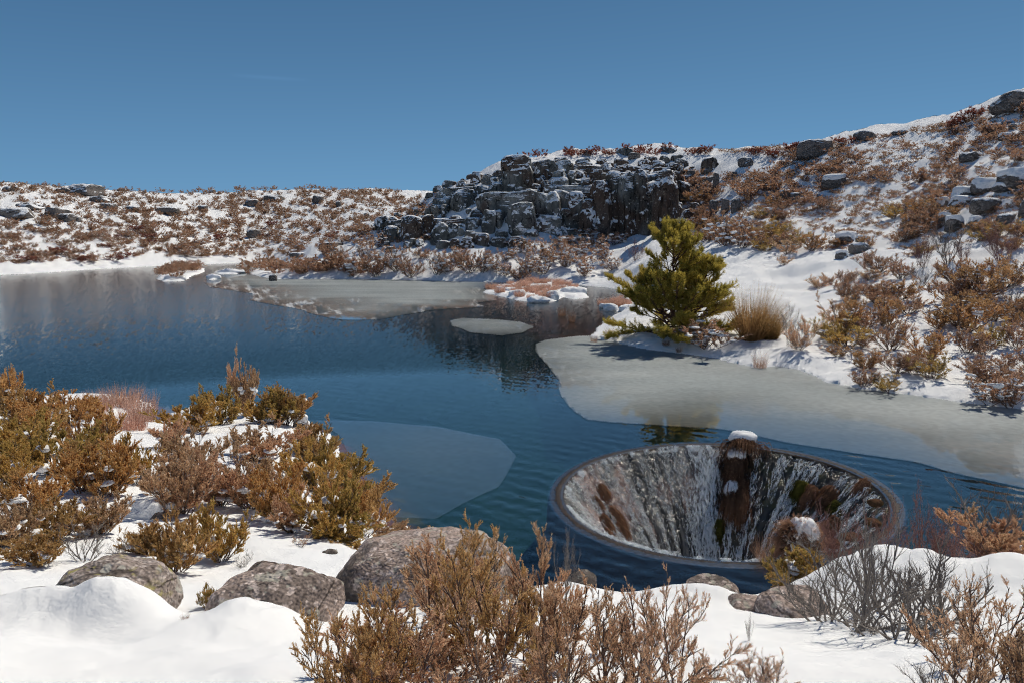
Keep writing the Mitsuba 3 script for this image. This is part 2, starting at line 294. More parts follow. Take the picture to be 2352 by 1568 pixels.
# ------------------------------------------------------------------ ice
def ice(px, z, label, soft, top, seed, cut=None):
    q = np.array(px, float); w = on_plane(q[:, 0], q[:, 1])[:, :2]
    poly = Polygon(wiggle(w, 0.5, 0.5, 0.35, seed)).buffer(0)
    if poly.geom_type != 'Polygon': poly = max(poly.geoms, key=lambda g: g.area)
    x0, y0, x1, y1 = poly.bounds
    step = max(0.22, math.sqrt((x1 - x0) * (y1 - y0) / 60000))
    X, Y = np.meshgrid(np.arange(x0, x1 + step, step), np.arange(y0, y1 + step, step), indexing='ij')
    x, y = X.ravel(), Y.ravel(); f = grid_faces(*X.shape)
    pt = shapely.points(x, y); inside = shapely.contains_xy(poly, x, y)
    d = shapely.distance(poly.boundary, pt); dist = np.where(inside, d, -d)
    # pull the outer ring of vertices onto the outline
    near = (~inside) & (d < 1.5 * step)
    if near.any():
        on = shapely.line_interpolate_point(poly.exterior, shapely.line_locate_point(poly.exterior, pt[near]))
        x[near], y[near] = shapely.get_x(on), shapely.get_y(on)
    keep = (inside | near); f = f[keep[f].all(1)]
    r = np.hypot(x, y); p = np.c_[x, y, 0 * x]
    lake_edge = np.maximum(-signed(x, y), 0)
    nb = shapely.line_interpolate_point(poly.exterior, shapely.line_locate_point(poly.exterior, shapely.points(x, y)))
    front = np.clip((y - shapely.get_y(nb)) / np.maximum(np.hypot(x - shapely.get_x(nb), y - shapely.get_y(nb)), 1e-6), 0, 1) ** 2
    th = np.clip(dist / (soft * (0.4 + 2.6 * front) * (0.7 + 1.4 * (fb(p * 0.12, 3, seed) + .5))), 0, 1) ** 0.8
    th = np.maximum(th, ss(3.5, 0, lake_edge)) if cut is None else th
    th = top * (0.03 + 0.97 * th) * (0.95 + 0.35 * fb(p * [0.10, 0.25, 1], 4, seed + 2))
    th = np.where(inside, gaussian_filter(np.where(inside, th, 0).reshape(X.shape), 1.6 / step).ravel() / np.maximum(gaussian_filter(inside.astype(float).reshape(X.shape), 1.6 / step).ravel(), 0.05), 0.05)
    th = np.clip(th, 0.02, 0.97)
    used = np.unique(f); m = np.full(len(x), -1); m[used] = np.arange(len(used))
    k = key('ice_sheet')
    put(k, (np.c_[x, y, np.full(len(x), z)][used], m[f][:, ::-1]), 'm_ice', smooth=True, uv=np.c_[th, th][used])
    tag(k, label, 'ice')
ice([(1230,790),(1250,781),(1330,772),(1366,772),(1430,782),(1500,798),(1560,806),(1660,818),(1740,838),(1830,845),(1890,872),(1980,890),(2150,908),(2352,938),(2700,1000),(2700,1180),(2352,1122),(2200,1090),(2100,1060),(1960,1040),(1800,1015),(1700,993),(1640,985),(1480,975),(1400,970),(1350,965),(1320,945),(1290,910),(1285,880),(1265,850),(1245,825),(1228,803)],
    0.035, 'large pale grey ice sheet along the right bank beyond the funnel', 4.4, 0.93, 51)
ice([(465,645),(500,636),(560,631),(585,632),(610,639),(700,641),(900,642),(1120,648),(1112,664),(1145,680),(1140,690),(1090,697),(1120,705),(1000,712),(920,725),(870,735),(800,735),(740,728),(690,712),(640,703),(575,690),(585,675),(540,668),(480,660)],
    0.035, 'wide pale ice sheet under the cliff along the back shore', 9.0, 0.90, 52)
ice([(1035,737),(1060,731),(1150,735),(1200,740),(1230,752),(1200,765),(1150,772),(1080,765),(1040,750)], 0.035, 'small separate ice floe in open water before the grassy islet', 2.0, 0.7, 53, 1)
ice([(725,965),(850,968),(1000,980),(1150,1010),(1190,1050),(1140,1120),(1060,1160),(1000,1195),(885,1190),(830,1090),(780,1000)], 0.035, 'thin dark grey ice left of the funnel beside the near bank', 9.0, 0.36, 54, 1)
ice([(372,945),(385,930),(402,950),(400,985),(380,990)], 0.035, 'tiny patch of thin ice in the cove beside the snowy grass tussock', 0.8, 0.7, 55, 1)
# ------------------------------------------------------------------ funnel
NT = 420
def wall_point(th, s):
    """th: angle round, s: 0 at the outer rim edge .. 1 at the throat -> point and local radius factor"""
    prof_s = np.array([-0.3, 0.0, 0.03, 0.10, 0.125, 0.16, 0.22, 0.55, 0.80, 0.92, 1.0])
    prof_r = np.array([1.03, 1.0, 0.99, 0.94, 0.918, 0.895, 0.85, 0.56, 0.36, 0.28, 0.26])
    prof_z = np.array([-3.6, -0.30, -0.07, -0.05, -0.075, -0.20, -0.44, -2.35, -4.1, -5.6, -8.0]) * FR / 5.7
    r = np.interp(s, prof_s, prof_r); z = np.interp(s, prof_s, prof_z)
    q = np.stack([r * np.cos(th), r * np.sin(th)], -1) @ FM.T + FC
    return np.concatenate([q, z[..., None]], -1)
def rough_wall(s0, s1, n, amp, seed):
    th, s = np.meshgrid(np.linspace(0, 2 * np.pi, NT), np.linspace(s0, s1, n), indexing='ij')
    p = wall_point(th, s); nr = np.zeros_like(p)
    du, dv = np.gradient(p, axis=0), np.gradient(p, axis=1)
    nr = unit(np.cross(dv, du)); nr[nr[..., 2] < 0] *= -1
    q = np.stack([np.cos(th) * 9, np.sin(th) * 9, s * 4], -1)
    q2 = np.stack([np.cos(th) * 30, np.sin(th) * 30, s * 14], -1)
    d = (fb(q, 4, seed) * 0.7 + fb(q2, 3, seed + 1) * 0.45) * amp
    return (p + nr * d[..., None]).reshape(-1, 3), grid_faces(NT, n)
def rim_col(p, n, uv):
    return mix((0.014, 0.010, 0.009), (0.045, 0.030, 0.025), fbm(p.x * 2.5, p.y * 2.5, p.z, 4))
scene['m_rim'] = {'type': 'bumpmap', 'arbitrary': P(lambda p, n, uv: fbm(p.x * 9, p.y * 9, p.z * 9, 3), 5e-3), 'scale': 0.05,
                  'bsdf': {'type': 'twosided', 'bsdf': {'type': 'principled', 'base_color': P(rim_col), 'roughness': 0.6, 'specular': 0.15}}}
cxf, cyf = float(FC[0]), float(FC[1])
def wall_col(p, n, uv):
    a = dr.atan2(p.y - cyf, p.x - cxf)
    st = fbm(dr.cos(a) * 30, dr.sin(a) * 30, p.z * 0.9, 4)
    st2 = fbm(dr.cos(a) * 6 + 4, dr.sin(a) * 6, p.z * 0.7, 3)
    c = mix((0.028, 0.028, 0.027), (0.24, 0.23, 0.215), smoothstep(0.36, 0.68, st))
    c = mix(c, (0.34, 0.20, 0.16), 0.6 * smoothstep(0.50, 0.68, st2))
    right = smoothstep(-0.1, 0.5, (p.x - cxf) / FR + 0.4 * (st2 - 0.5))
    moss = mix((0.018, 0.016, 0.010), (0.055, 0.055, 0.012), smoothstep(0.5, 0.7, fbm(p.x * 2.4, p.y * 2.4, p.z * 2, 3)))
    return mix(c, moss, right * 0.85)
scene['m_wall'] = {'type': 'bumpmap', 'arbitrary': P(lambda p, n, uv: fbm(p.x * 7, p.y * 7, p.z * 3.5, 4), 6e-3), 'scale': 0.22,
                   'bsdf': {'type': 'twosided', 'bsdf': {'type': 'principled', 'base_color': P(wall_col), 'roughness': 0.3, 'specular': 0.7}}}
tag('spillway_funnel', 'round stone spillway funnel sunk in the lake with water falling inside', 'funnel')
put('spillway_funnel__rim', rough_wall(-0.3, 0.14, 44, 0.03, 61), 'm_rim', smooth=True)
put('spillway_funnel__wall', rough_wall(0.14, 1.0, 110, 0.22, 63), 'm_wall', smooth=True)
labels['spillway_funnel__rim'] = {'label': 'wet brown stone rim just under the water'}
labels['spillway_funnel__wall'] = {'label': 'sloping granite wall inside the funnel, mossy on the right'}
# thin film of water running over the rim
th, s = np.meshgrid(np.linspace(0, 2 * np.pi, 500), np.linspace(0, 1, 12), indexing='ij')
pr = 1.0 - 0.088 * s
q = np.stack([pr * np.cos(th), pr * np.sin(th)], -1) @ FM.T + FC
fz = -0.045 - 0.02 * s + 0.006 * np.sin(th * 140 + 4 * np.sin(th * 9)) * (1 - s)
film = np.concatenate([q, fz[..., None]], -1).reshape(-1, 3)
put('spillway_funnel__water_film', (film, grid_faces(500, 12)), 'm_water', smooth=True)

# ------------------------------------------------------------------ rock and plant materials
def rock_base(p, a, b, c, sc):
    g = fbm(p.x * 1.1 * sc, p.y * 1.1 * sc, p.z * 1.1 * sc, 4)
    sp = noise(p.x * 38 * sc, p.y * 38 * sc, p.z * 38 * sc); s2 = fbm(p.x * 14 * sc + 5, p.y * 14 * sc, p.z * 14 * sc, 3)
    k = mix(mix(a, b, smoothstep(0.35, 0.65, g)), c, smoothstep(0.52, 0.68, s2))
    w = fbm(p.x * 0.55 * sc + 31, p.y * 0.55 * sc, p.z * 0.9 * sc + 5, 4)
    k = k * (0.40 + 0.60 * smoothstep(0.002, 0.012, dr.abs(w - 0.5)))
    return k * (0.38 + 1.24 * sp)
def granite_col(p, n, uv):
    k = rock_base(p, (0.19, 0.155, 0.14), (0.38, 0.30, 0.265), (0.52, 0.44, 0.41), 1.4)
    k = mix(k, (0.07, 0.065, 0.06), 0.75 * smoothstep(0.50, 0.64, fbm(p.x * 1.7 + 2, p.y * 1.7, p.z * 1.2, 4)))
    return mix(k, (0.46, 0.45, 0.38), 0.6 * smoothstep(0.62, 0.68, fbm(p.x * 11 + 3, p.y * 11, p.z * 11, 3)))
def lichen_col(p, n, uv):
    k = rock_base(p, (0.15, 0.13, 0.12), (0.31, 0.255, 0.23), (0.42, 0.365, 0.34), 1.4)
    k = mix(k, (0.40, 0.37, 0.10), 0.75 * smoothstep(0.56, 0.66, fbm(p.x * 13, p.y * 13, p.z * 13 + 9, 4)) * smoothstep(0.42, 0.6, fbm(p.x * 2.5, p.y * 2.5, p.z * 2.5, 3)))
    return mix(k, (0.50, 0.50, 0.45), 0.55 * smoothstep(0.64, 0.70, fbm(p.x * 9 + 3, p.y * 9, p.z * 9, 3)))
def rough_bump(p, n, uv): return fbm(p.x * 6, p.y * 6, p.z * 6, 4) + 0.35 * noise(p.x * 55, p.y * 55, p.z * 55)
def rocky(name, fn, scale=0.05, bump=rough_bump, eps=4e-3):
    scene[name] = {'type': 'bumpmap', 'arbitrary': P(bump, eps), 'scale': scale, 'bsdf': {'type': 'diffuse', 'reflectance': P(fn)}}
rocky('m_granite', granite_col); rocky('m_lichen_granite', lichen_col)
def on_top(p, n, lo, hi, f):                # fresh snow lies where a face looks up
    return smoothstep(lo, hi, n.z + 1.1 * (fbm(p.x * f, p.y * f, p.z * f, 4) - 0.5))
def cliff_col(p, n, uv):
    g = fbm(p.x * 0.30, p.y * 0.30, p.z * 0.16, 4); c = mix((0.085, 0.089, 0.085), (0.23, 0.232, 0.22), smoothstep(0.35, 0.68, g))
    c = mix(c, (0.095, 0.062, 0.047), 0.85 * smoothstep(0.36, 0.54, fbm(p.x * 0.16 + 7, p.y * 0.16, p.z * 0.10, 3) + 0.10 * smoothstep(6, 22, p.x) - 0.06))
    c = c * (0.55 + 0.9 * fbm(p.x * 2.6, p.y * 2.6, p.z * 1.2, 3))
    w = fbm(p.x * 0.62 + 11, p.y * 0.62, p.z * 0.13, 3)
    c = c * (0.25 + 0.75 * smoothstep(0.004, 0.02, dr.abs(w - 0.5)))
    c = mix(c, (0.30, 0.30, 0.26), 0.85 * smoothstep(0.70, 0.76, fbm(p.x * 3.3, p.y * 3.3, p.z * 3.3, 2)))
    t = n.z + 1.3 * (fbm(p.x * 0.5, p.y * 0.5, p.z * 0.5, 4) - 0.5) + 0.9 * (fbm(p.x * 2.2, p.y * 2.2, p.z * 1.4, 3) - 0.5)
    return mix(c, (0.86, 0.875, 0.90), smoothstep(0.34, 0.45, t))
rocky('m_cliff', cliff_col, 0.5, lambda p, n, uv: fbm(p.x * 1.2, p.y * 1.2, p.z * 0.9, 4), 2e-2)
def hillrock_col(p, n, uv):
    k = rock_base(p, (0.10, 0.095, 0.09), (0.19, 0.165, 0.15), (0.27, 0.245, 0.23), 0.35)
    return mix(k, (0.86, 0.875, 0.90), on_top(p, n, 0.52, 0.70, 0.7))
rocky('m_hillrock', hillrock_col, 0.25, lambda p, n, uv: fbm(p.x * 2, p.y * 2, p.z * 2, 4), 1e-2)

def leafy(name, a, b, c, trans=1.15):
    def fn(p, n, uv):
        t = noise(p.x * 0.9, p.y * 0.9, p.z * 0.9); k = noise(p.x * 31, p.y * 31, p.z * 31)
        return mix(mix(a, b, smoothstep(0.3, 0.7, t)), c, smoothstep(0.45, 0.9, k))
    scene[name] = {'type': 'principledthin', 'base_color': P(fn), 'roughness': 1.0, 'diff_trans': trans, 'spec_trans': 0.0}
leafy('m_heather', (0.65, 0.39, 0.155), (0.49, 0.325, 0.135), (0.80, 0.57, 0.31))
leafy('m_heather_olive', (0.60, 0.395, 0.125), (0.43, 0.32, 0.10), (0.78, 0.54, 0.24))
leafy('m_heather_tan', (0.70, 0.46, 0.30), (0.54, 0.38, 0.23), (0.84, 0.62, 0.43))
leafy('m_heather_gold', (0.62, 0.41, 0.19), (0.44, 0.33, 0.13), (0.78, 0.55, 0.30))
leafy('m_hill_heath', (0.46, 0.265, 0.17), (0.35, 0.22, 0.145), (0.58, 0.39, 0.27))
leafy('m_bank', (0.54, 0.30, 0.14), (0.40, 0.245, 0.115), (0.68, 0.46, 0.26))
leafy('m_moor', (0.40, 0.225, 0.14), (0.29, 0.19, 0.125), (0.50, 0.36, 0.25))
leafy('m_red_heath', (0.26, 0.09, 0.065), (0.17, 0.07, 0.05), (0.33, 0.14, 0.10))
leafy('m_broom', (0.34, 0.20, 0.085), (0.25, 0.16, 0.06), (0.46, 0.28, 0.14))
leafy('m_needles', (0.52, 0.42, 0.085), (0.35, 0.31, 0.065), (0.70, 0.55, 0.17))
leafy('m_rush', (0.60, 0.36, 0.28), (0.44, 0.26, 0.19), (0.72, 0.52, 0.43))
leafy('m_tussock', (0.22, 0.115, 0.07), (0.11, 0.062, 0.04), (0.38, 0.22, 0.14), 0.6)
leafy('m_drygrass', (0.42, 0.25, 0.17), (0.28, 0.16, 0.10), (0.58, 0.38, 0.27), 0.7)
leafy('m_moss', (0.10, 0.095, 0.02), (0.05, 0.05, 0.015), (0.20, 0.18, 0.04), 0.6)
leafy('m_pinktwig', (0.24, 0.13, 0.115), (0.17, 0.10, 0.09), (0.33, 0.20, 0.17), 0.2)
def barky(name, a, b):
    scene[name] = {'type': 'twosided', 'bsdf': {'type': 'principled', 'base_color': P(lambda p, n, uv: mix(a, b, fbm(p.x * 22, p.y * 22, p.z * 9, 3))), 'roughness': 0.9, 'specular': 0.2}}
barky('m_stem', (0.07, 0.045, 0.035), (0.20, 0.145, 0.12))
barky('m_greytwig', (0.10, 0.085, 0.075), (0.30, 0.265, 0.24))
barky('m_bark', (0.055, 0.032, 0.024), (0.16, 0.085, 0.06))
scene['m_capsnow'] = {'type': 'bumpmap', 'arbitrary': P(snow_bump, 4e-3), 'scale': 0.03, 'bsdf': {'type': 'twosided', 'bsdf': {'type': 'diffuse', 'reflectance': P(snow_col)}}}
scene['m_foam'] = {'type': 'twosided', 'bsdf': {'type': 'principled', 'base_color': {'type': 'rgb', 'value': [0.80, 0.84, 0.86]}, 'roughness': 0.22, 'specular': 0.7}}

# ------------------------------------------------------------------ rocks
ICO = {n: (lambda m: (np.array(m.vertices), np.array(m.faces)))(trimesh.creation.icosphere(subdivisions=n)) for n in (1, 2, 3, 4, 5)}
def stone(size, seed, detail=3, box=0.55, rough=0.10, cuts=5):
    """a weathered block: rounded box, a few flat breaks, noise; size = full extents, sits around the origin"""
    g = rs(seed); v, f = ICO[detail]; v = v.copy()
    v = np.sign(v) * np.abs(v) ** box
    v = v / np.abs(v).max()
    for _ in range(cuts):
        n = unit(g.normal(size=3)); n[2] = abs(n[2]) * 0.6; d = g.uniform(0.62, 0.95)
        over = v @ n - d; m = over > 0
        v[m] -= n * over[m, None] * 0.85
    v *= np.array(size) / 2
    L = float(np.mean(size))
    p = v / L
    nr = unit(v / (np.array(size) ** 2 + 1e-9))
    v = v + nr * (L * rough * (fb(p * 2.2 + seed % 97, 3, seed % 50) * 1.4 + 0.55 * fb(p * 7 + seed % 31, 3, seed % 41)))[:, None]
    return v, f
def vnormals(v, f):
    n = np.zeros_like(v); c = np.cross(v[f[:, 1]] - v[f[:, 0]], v[f[:, 2]] - v[f[:, 0]])
    for k in range(3): np.add.at(n, f[:, k], c)
    return unit(n)
def snow_on(v, f, thick, lo=0.25, wander=0.5, freq=1.2, seed=1, lean=(0, 0, 1)):
    """a snow cap that hugs a stone: its surface pushed out where it looks up, sunk inside it elsewhere"""
    n = vnormals(v, f); lean = unit(np.array(lean, float))
    m = n @ lean - lo + wander * fb(v * freq + seed, 3, seed) * 2
    up = ss(-0.04, 0.45, m)
    q = v + n * (thick * up - 0.25 * thick * (up < 0.02))[:, None] * 0.5 + np.array([0, 0, 1.0]) * (thick * up)[:, None] * 0.6
    keep = (up[f] > 0).any(1)
    used = np.unique(f[keep]); r = np.full(len(v), -1); r[used] = np.arange(len(used))
    return q[used], r[f[keep]]
def place(v, pos, rz=0.0, tilt=0.0):
    M = R3([0, 0, 1], rz) @ R3([1, 0, 0], tilt)
    return v @ M.T + pos
def boulder(box, label, mat='m_hillrock', depth=0.8, seed=0, detail=3, cap=None, group=None, name='boulder', Y=None, sink=0.12, boxy=0.6, cuts=5, rough=0.10, rz=None, lean=(0, 0, 1), lo=0.25, wander=0.5):
    """box: x0, y0, x1, y1 in the photograph; the stone stands where the ray through its foot meets the ground"""
    x0, y0, x1, y1 = box
    foot = drop((x0 + x1) / 2, y1) if Y is None else at_depth((x0 + x1) / 2, y1, Y)
    s = foot[1] / FPX / math.cos(math.atan((x0 + x1 - 2352) / 2 / FPX)) ** 0
    w, h = (x1 - x0) * s * 1.05, (y1 - y0) * s * 1.02
    g = rs(seed + 7)
    v, f = stone((w, w * depth, h * (1 + sink)), seed, detail, boxy, rough, cuts)
    pos = at_depth((x0 + x1) / 2, (y0 + y1) / 2 + (y1 - y0) * sink * 0.5, foot[1] + w * depth * 0.25)
    v = place(v, pos, g.uniform(-0.3, 0.3) if rz is None else rz)
    k = key(name)
    if cap:
        put(k + '__rock', (v, f), mat, smooth=45)
        put(k + '__snow_cap', snow_on(v, f, cap * h, lo, wander, 1.6 / max(w, 0.3), seed, lean), 'm_capsnow', smooth=True)
    else:
        put(k, (v, f), mat, smooth=45)
    tag(k, label, 'rock', group)
    return v, f

# near boulders
boulder((70, 1288, 425, 1440), 'wide granite boulder with yellow lichen half under a snow drift, bottom left', 'm_lichen_granite', 0.75, 11, 5, name='boulder', Y=5.3, boxy=0.75, rough=0.13, cuts=7, lean=(0, 0, 1))
boulder((-5, 1372, 102, 1445), 'small dark rounded stone poking from snow at the left edge', 'm_lichen_granite', 0.8, 12, 4, Y=4.9, boxy=0.8, rough=0.08, cap=0.14, lean=(0.3, -0.2, 1), lo=0.55)
boulder((478, 1302, 792, 1446), 'brown domed granite boulder with a thick snow drape over its front', 'm_granite', 0.85, 13, 5, Y=5.3, boxy=0.8, rough=0.12, cuts=6, lean=(0, 0, 1))
boulder((756, 1238, 1236, 1405), 'big grey granite boulder with dark shaded side behind the foreground shrubs', 'm_granite', 0.75, 14, 5, Y=6.3, boxy=0.6, rough=0.11, cuts=9)
boulder((1576, 1322, 1695, 1372), 'pale angular shore rock at the water edge beside the snow hump', 'm_granite', 0.8, 15, 4, Y=8.7, boxy=0.65)
boulder((1640, 1366, 1800, 1452), 'brown wet granite slab below the water gap', 'm_granite', 0.9, 16, 5, Y=6.6, boxy=0.7, rough=0.09, sink=0.5)
boulder((1740, 1350, 1930, 1452), 'broken granite ledge tucked against the snow mound', 'm_granite', 0.9, 17, 5, Y=6.3, boxy=0.7, rough=0.10, sink=0.4)
boulder((1310, 1312, 1368, 1338), 'small pale stone behind the foreground shrubs by the water', 'm_granite', 0.9, 18, 4, Y=9.2)
boulder((276, 1158, 388, 1238), 'snow-capped boulder among the left bank heather', 'm_granite', 0.8, 19, 4, Y=10.2, boxy=0.75, cap=0.25, lean=(-0.5, -0.2, 0.9), lo=0.2)
boulder((674, 958, 712, 996), 'granite boulder at the tip of the left peninsula', 'm_granite', 0.9, 20, 4, Y=24, cap=0.2)
boulder((328, 1098, 348, 1122), 'small dark stone in the snow gully between the left bushes', 'm_granite', 0.9, 21, 3, Y=12.8)
boulder((736, 1263, 776, 1276), 'flat stone just showing through snow left of the big grey boulder', 'm_granite', 0.9, 22, 3, Y=8.6, sink=0.8)

# ------------------------------------------------------------------ the rock cliff: blocks and columns, each a piece of its own
tag('cliff', 'dark fractured rock cliff with snow on its ledges across the lake', 'cliff')
Z4 = [(1360,105,1650,470),(1010,245,1130,365),(820,430,1050,630),(1050,390,1200,490),(1200,360,1350,470),(615,520,760,640),(700,590,760,700),(615,385,710,455),(705,335,850,410),(530,460,600,500),(640,450,700,490),(1110,650,1260,860),
      (1260,650,1340,830),(1390,590,1680,860),(1330,580,1420,700),(1400,470,1560,580),(1150,490,1220,600),(1220,460,1290,600),(1650,480,1850,720),(1850,450,2040,640),(1740,340,1830,460),(1640,370,1740,460),(1690,700,1930,870),(1900,640,2091,880),
      (1860,240,2010,440),(1650,130,1900,300),(1900,130,2091,260),(2030,240,2091,450),(20,710,150,840),(90,810,250,970),(260,720,500,950),(500,700,640,880),(610,780,760,990),(745,780,870,920),(865,815,950,890),(660,960,810,1040),(800,940,890,1030),
      (890,920,1040,1030),(940,860,1060,960),(1060,880,1200,1010),(1220,920,1400,1020),(1390,920,1560,1040),(1260,850,1380,910),(370,930,430,985),(425,940,500,1010),(40,880,100,970),(530,620,610,690),(455,690,520,730),(520,890,560,920),(95,960,150,1010),(310,970,390,1030),(115,1015,200,1070),
      (850,330,960,420),(960,360,1060,430),(1130,270,1250,360),(1250,230,1370,350),(1680,300,1760,360),(1000,640,1110,740),(780,700,900,780),(960,750,1060,830),(900,310,940,345),(1560,840,1700,900)]
Z5 = [(460,380,640,890),(600,300,740,880),(730,320,920,890),(910,290,1030,890),(1000,400,1150,880),(1130,300,1330,880),(1300,360,1420,600),(1290,580,1390,820),(190,480,330,870),(0,300,200,480),(0,470,110,880),(100,470,220,700),(220,380,320,600),
      (200,640,330,870),(310,330,420,620),(420,220,540,380),(540,160,650,270),(330,560,480,880),(190,230,360,330),(540,260,660,380),(640,210,740,330),(830,180,940,235),(930,110,1040,170),(1080,120,1180,200),(1140,75,1245,135),(1300,110,1440,200),
      (1170,200,1300,290),(1330,190,1380,340),(920,230,1050,310),(485,110,590,175),(280,100,420,165),(660,110,800,180),(1240,150,1330,200),(60,110,200,200),(940,165,1050,230),(1450,570,1560,720),(1360,640,1520,800),(1560,550,1610,620),(760,235,850,310),(860,240,930,300),(1050,240,1170,330),(1040,310,1130,400),(380,170,480,250),(90,190,190,260)]
boxes = [(861.3 + a * .2197, 344.5 + b * .2197, 861.3 + c * .2197, 344.5 + d * .2197) for a, b, c, d in Z4] + [(1263.2 + a * .2197, 344.5 + b * .2197, 1263.2 + c * .2197, 344.5 + d * .2197) for a, b, c, d in Z5]
boxes += [(1235,425,1400,548),(1390,400,1500,548),(1480,395,1572,545),(1110,440,1240,552),(1010,430,1110,505),(1160,382,1290,440),(1290,382,1420,430),(880,505,990,560),(980,500,1110,566)]
boxes = np.array(boxes); BACK = len(boxes) - 9
mid = drops((boxes[:, 0] + boxes[:, 2]) / 2, boxes[:, 1] * 0.45 + boxes[:, 3] * 0.55)
feet = drops((boxes[:, 0] + boxes[:, 2]) / 2, boxes[:, 3])
for i, (x0, y0, x1, y1) in enumerate(boxes):
    g = rs(500 + i); s = mid[i, 1] / FPX; w, h = (x1 - x0) * s * 1.08, (y1 - y0) * s * 1.08
    d = max(min(w, h) * 0.9, 2.5) * (1.0 if h < 1.6 * w else 1.3)
    tall = h > 2 * w or i >= BACK
    if i >= BACK: d *= 0.35; mid[i, 1] += 1.5
    elif tall: mid[i, 1] = min(mid[i, 1], feet[i, 1] + 1.2)
    else: mid[i, 1] = 0.6 * mid[i, 1] + 0.4 * min(mid[i, 1], feet[i, 1])
    v, f = stone((w * 1.12, d, h * (1.3 if tall and i < BACK else 1.12)), 700 + i, 4 if max(w, h) > 4 else 3, 0.32 if tall else 0.42, 0.12, 6 if tall else 11)
    v = v @ R3([0, 1, 0], g.normal(0, 0.04 if tall else 0.16)).T
    c = at_depth((x0 + x1) / 2, (y0 + y1) / 2 + (y1 - y0) * (0.12 if tall else 0.03), mid[i, 1])
    v = place(v, c + np.array([0, d * (0.12 if tall else -0.12), 0]), g.uniform(-0.35, 0.25), g.uniform(-0.12, 0.02))
    put(key('cliff__block'), (v, f), 'm_cliff', smooth=38)
# smaller rubble between the blocks: one part
g = rs(77); rub = []
px = g.uniform(830, 1640, 420); py = g.uniform(345, 575, 420)
q = drops(px, py)
for i in range(420):
    if px[i] > 1350 and py[i] > 425 or g.uniform() < 0.5: continue
    top = np.interp(px[i], [830, 1000, 1150, 1300, 1500, 1640], [500, 440, 370, 350, 342, 345]); bot = np.interp(px[i], [830, 1000, 1150, 1300, 1500, 1640], [555, 562, 560, 540, 535, 480])
    if not (top + 4 < py[i] < bot): continue
    w = g.uniform(0.8, 3.4); v, f = stone((w * g.uniform(.8, 1.6), w, w * g.uniform(0.7, 1.5)), 900 + i, 2, 0.45, 0.1, 5)
    rub.append((place(v, q[i], g.uniform(-1, 1)), f))
put('cliff__rubble', join(rub), 'm_cliff', smooth=38)
labels['cliff__rubble'] = {'label': 'small broken stones between the blocks', 'kind': 'stuff'}

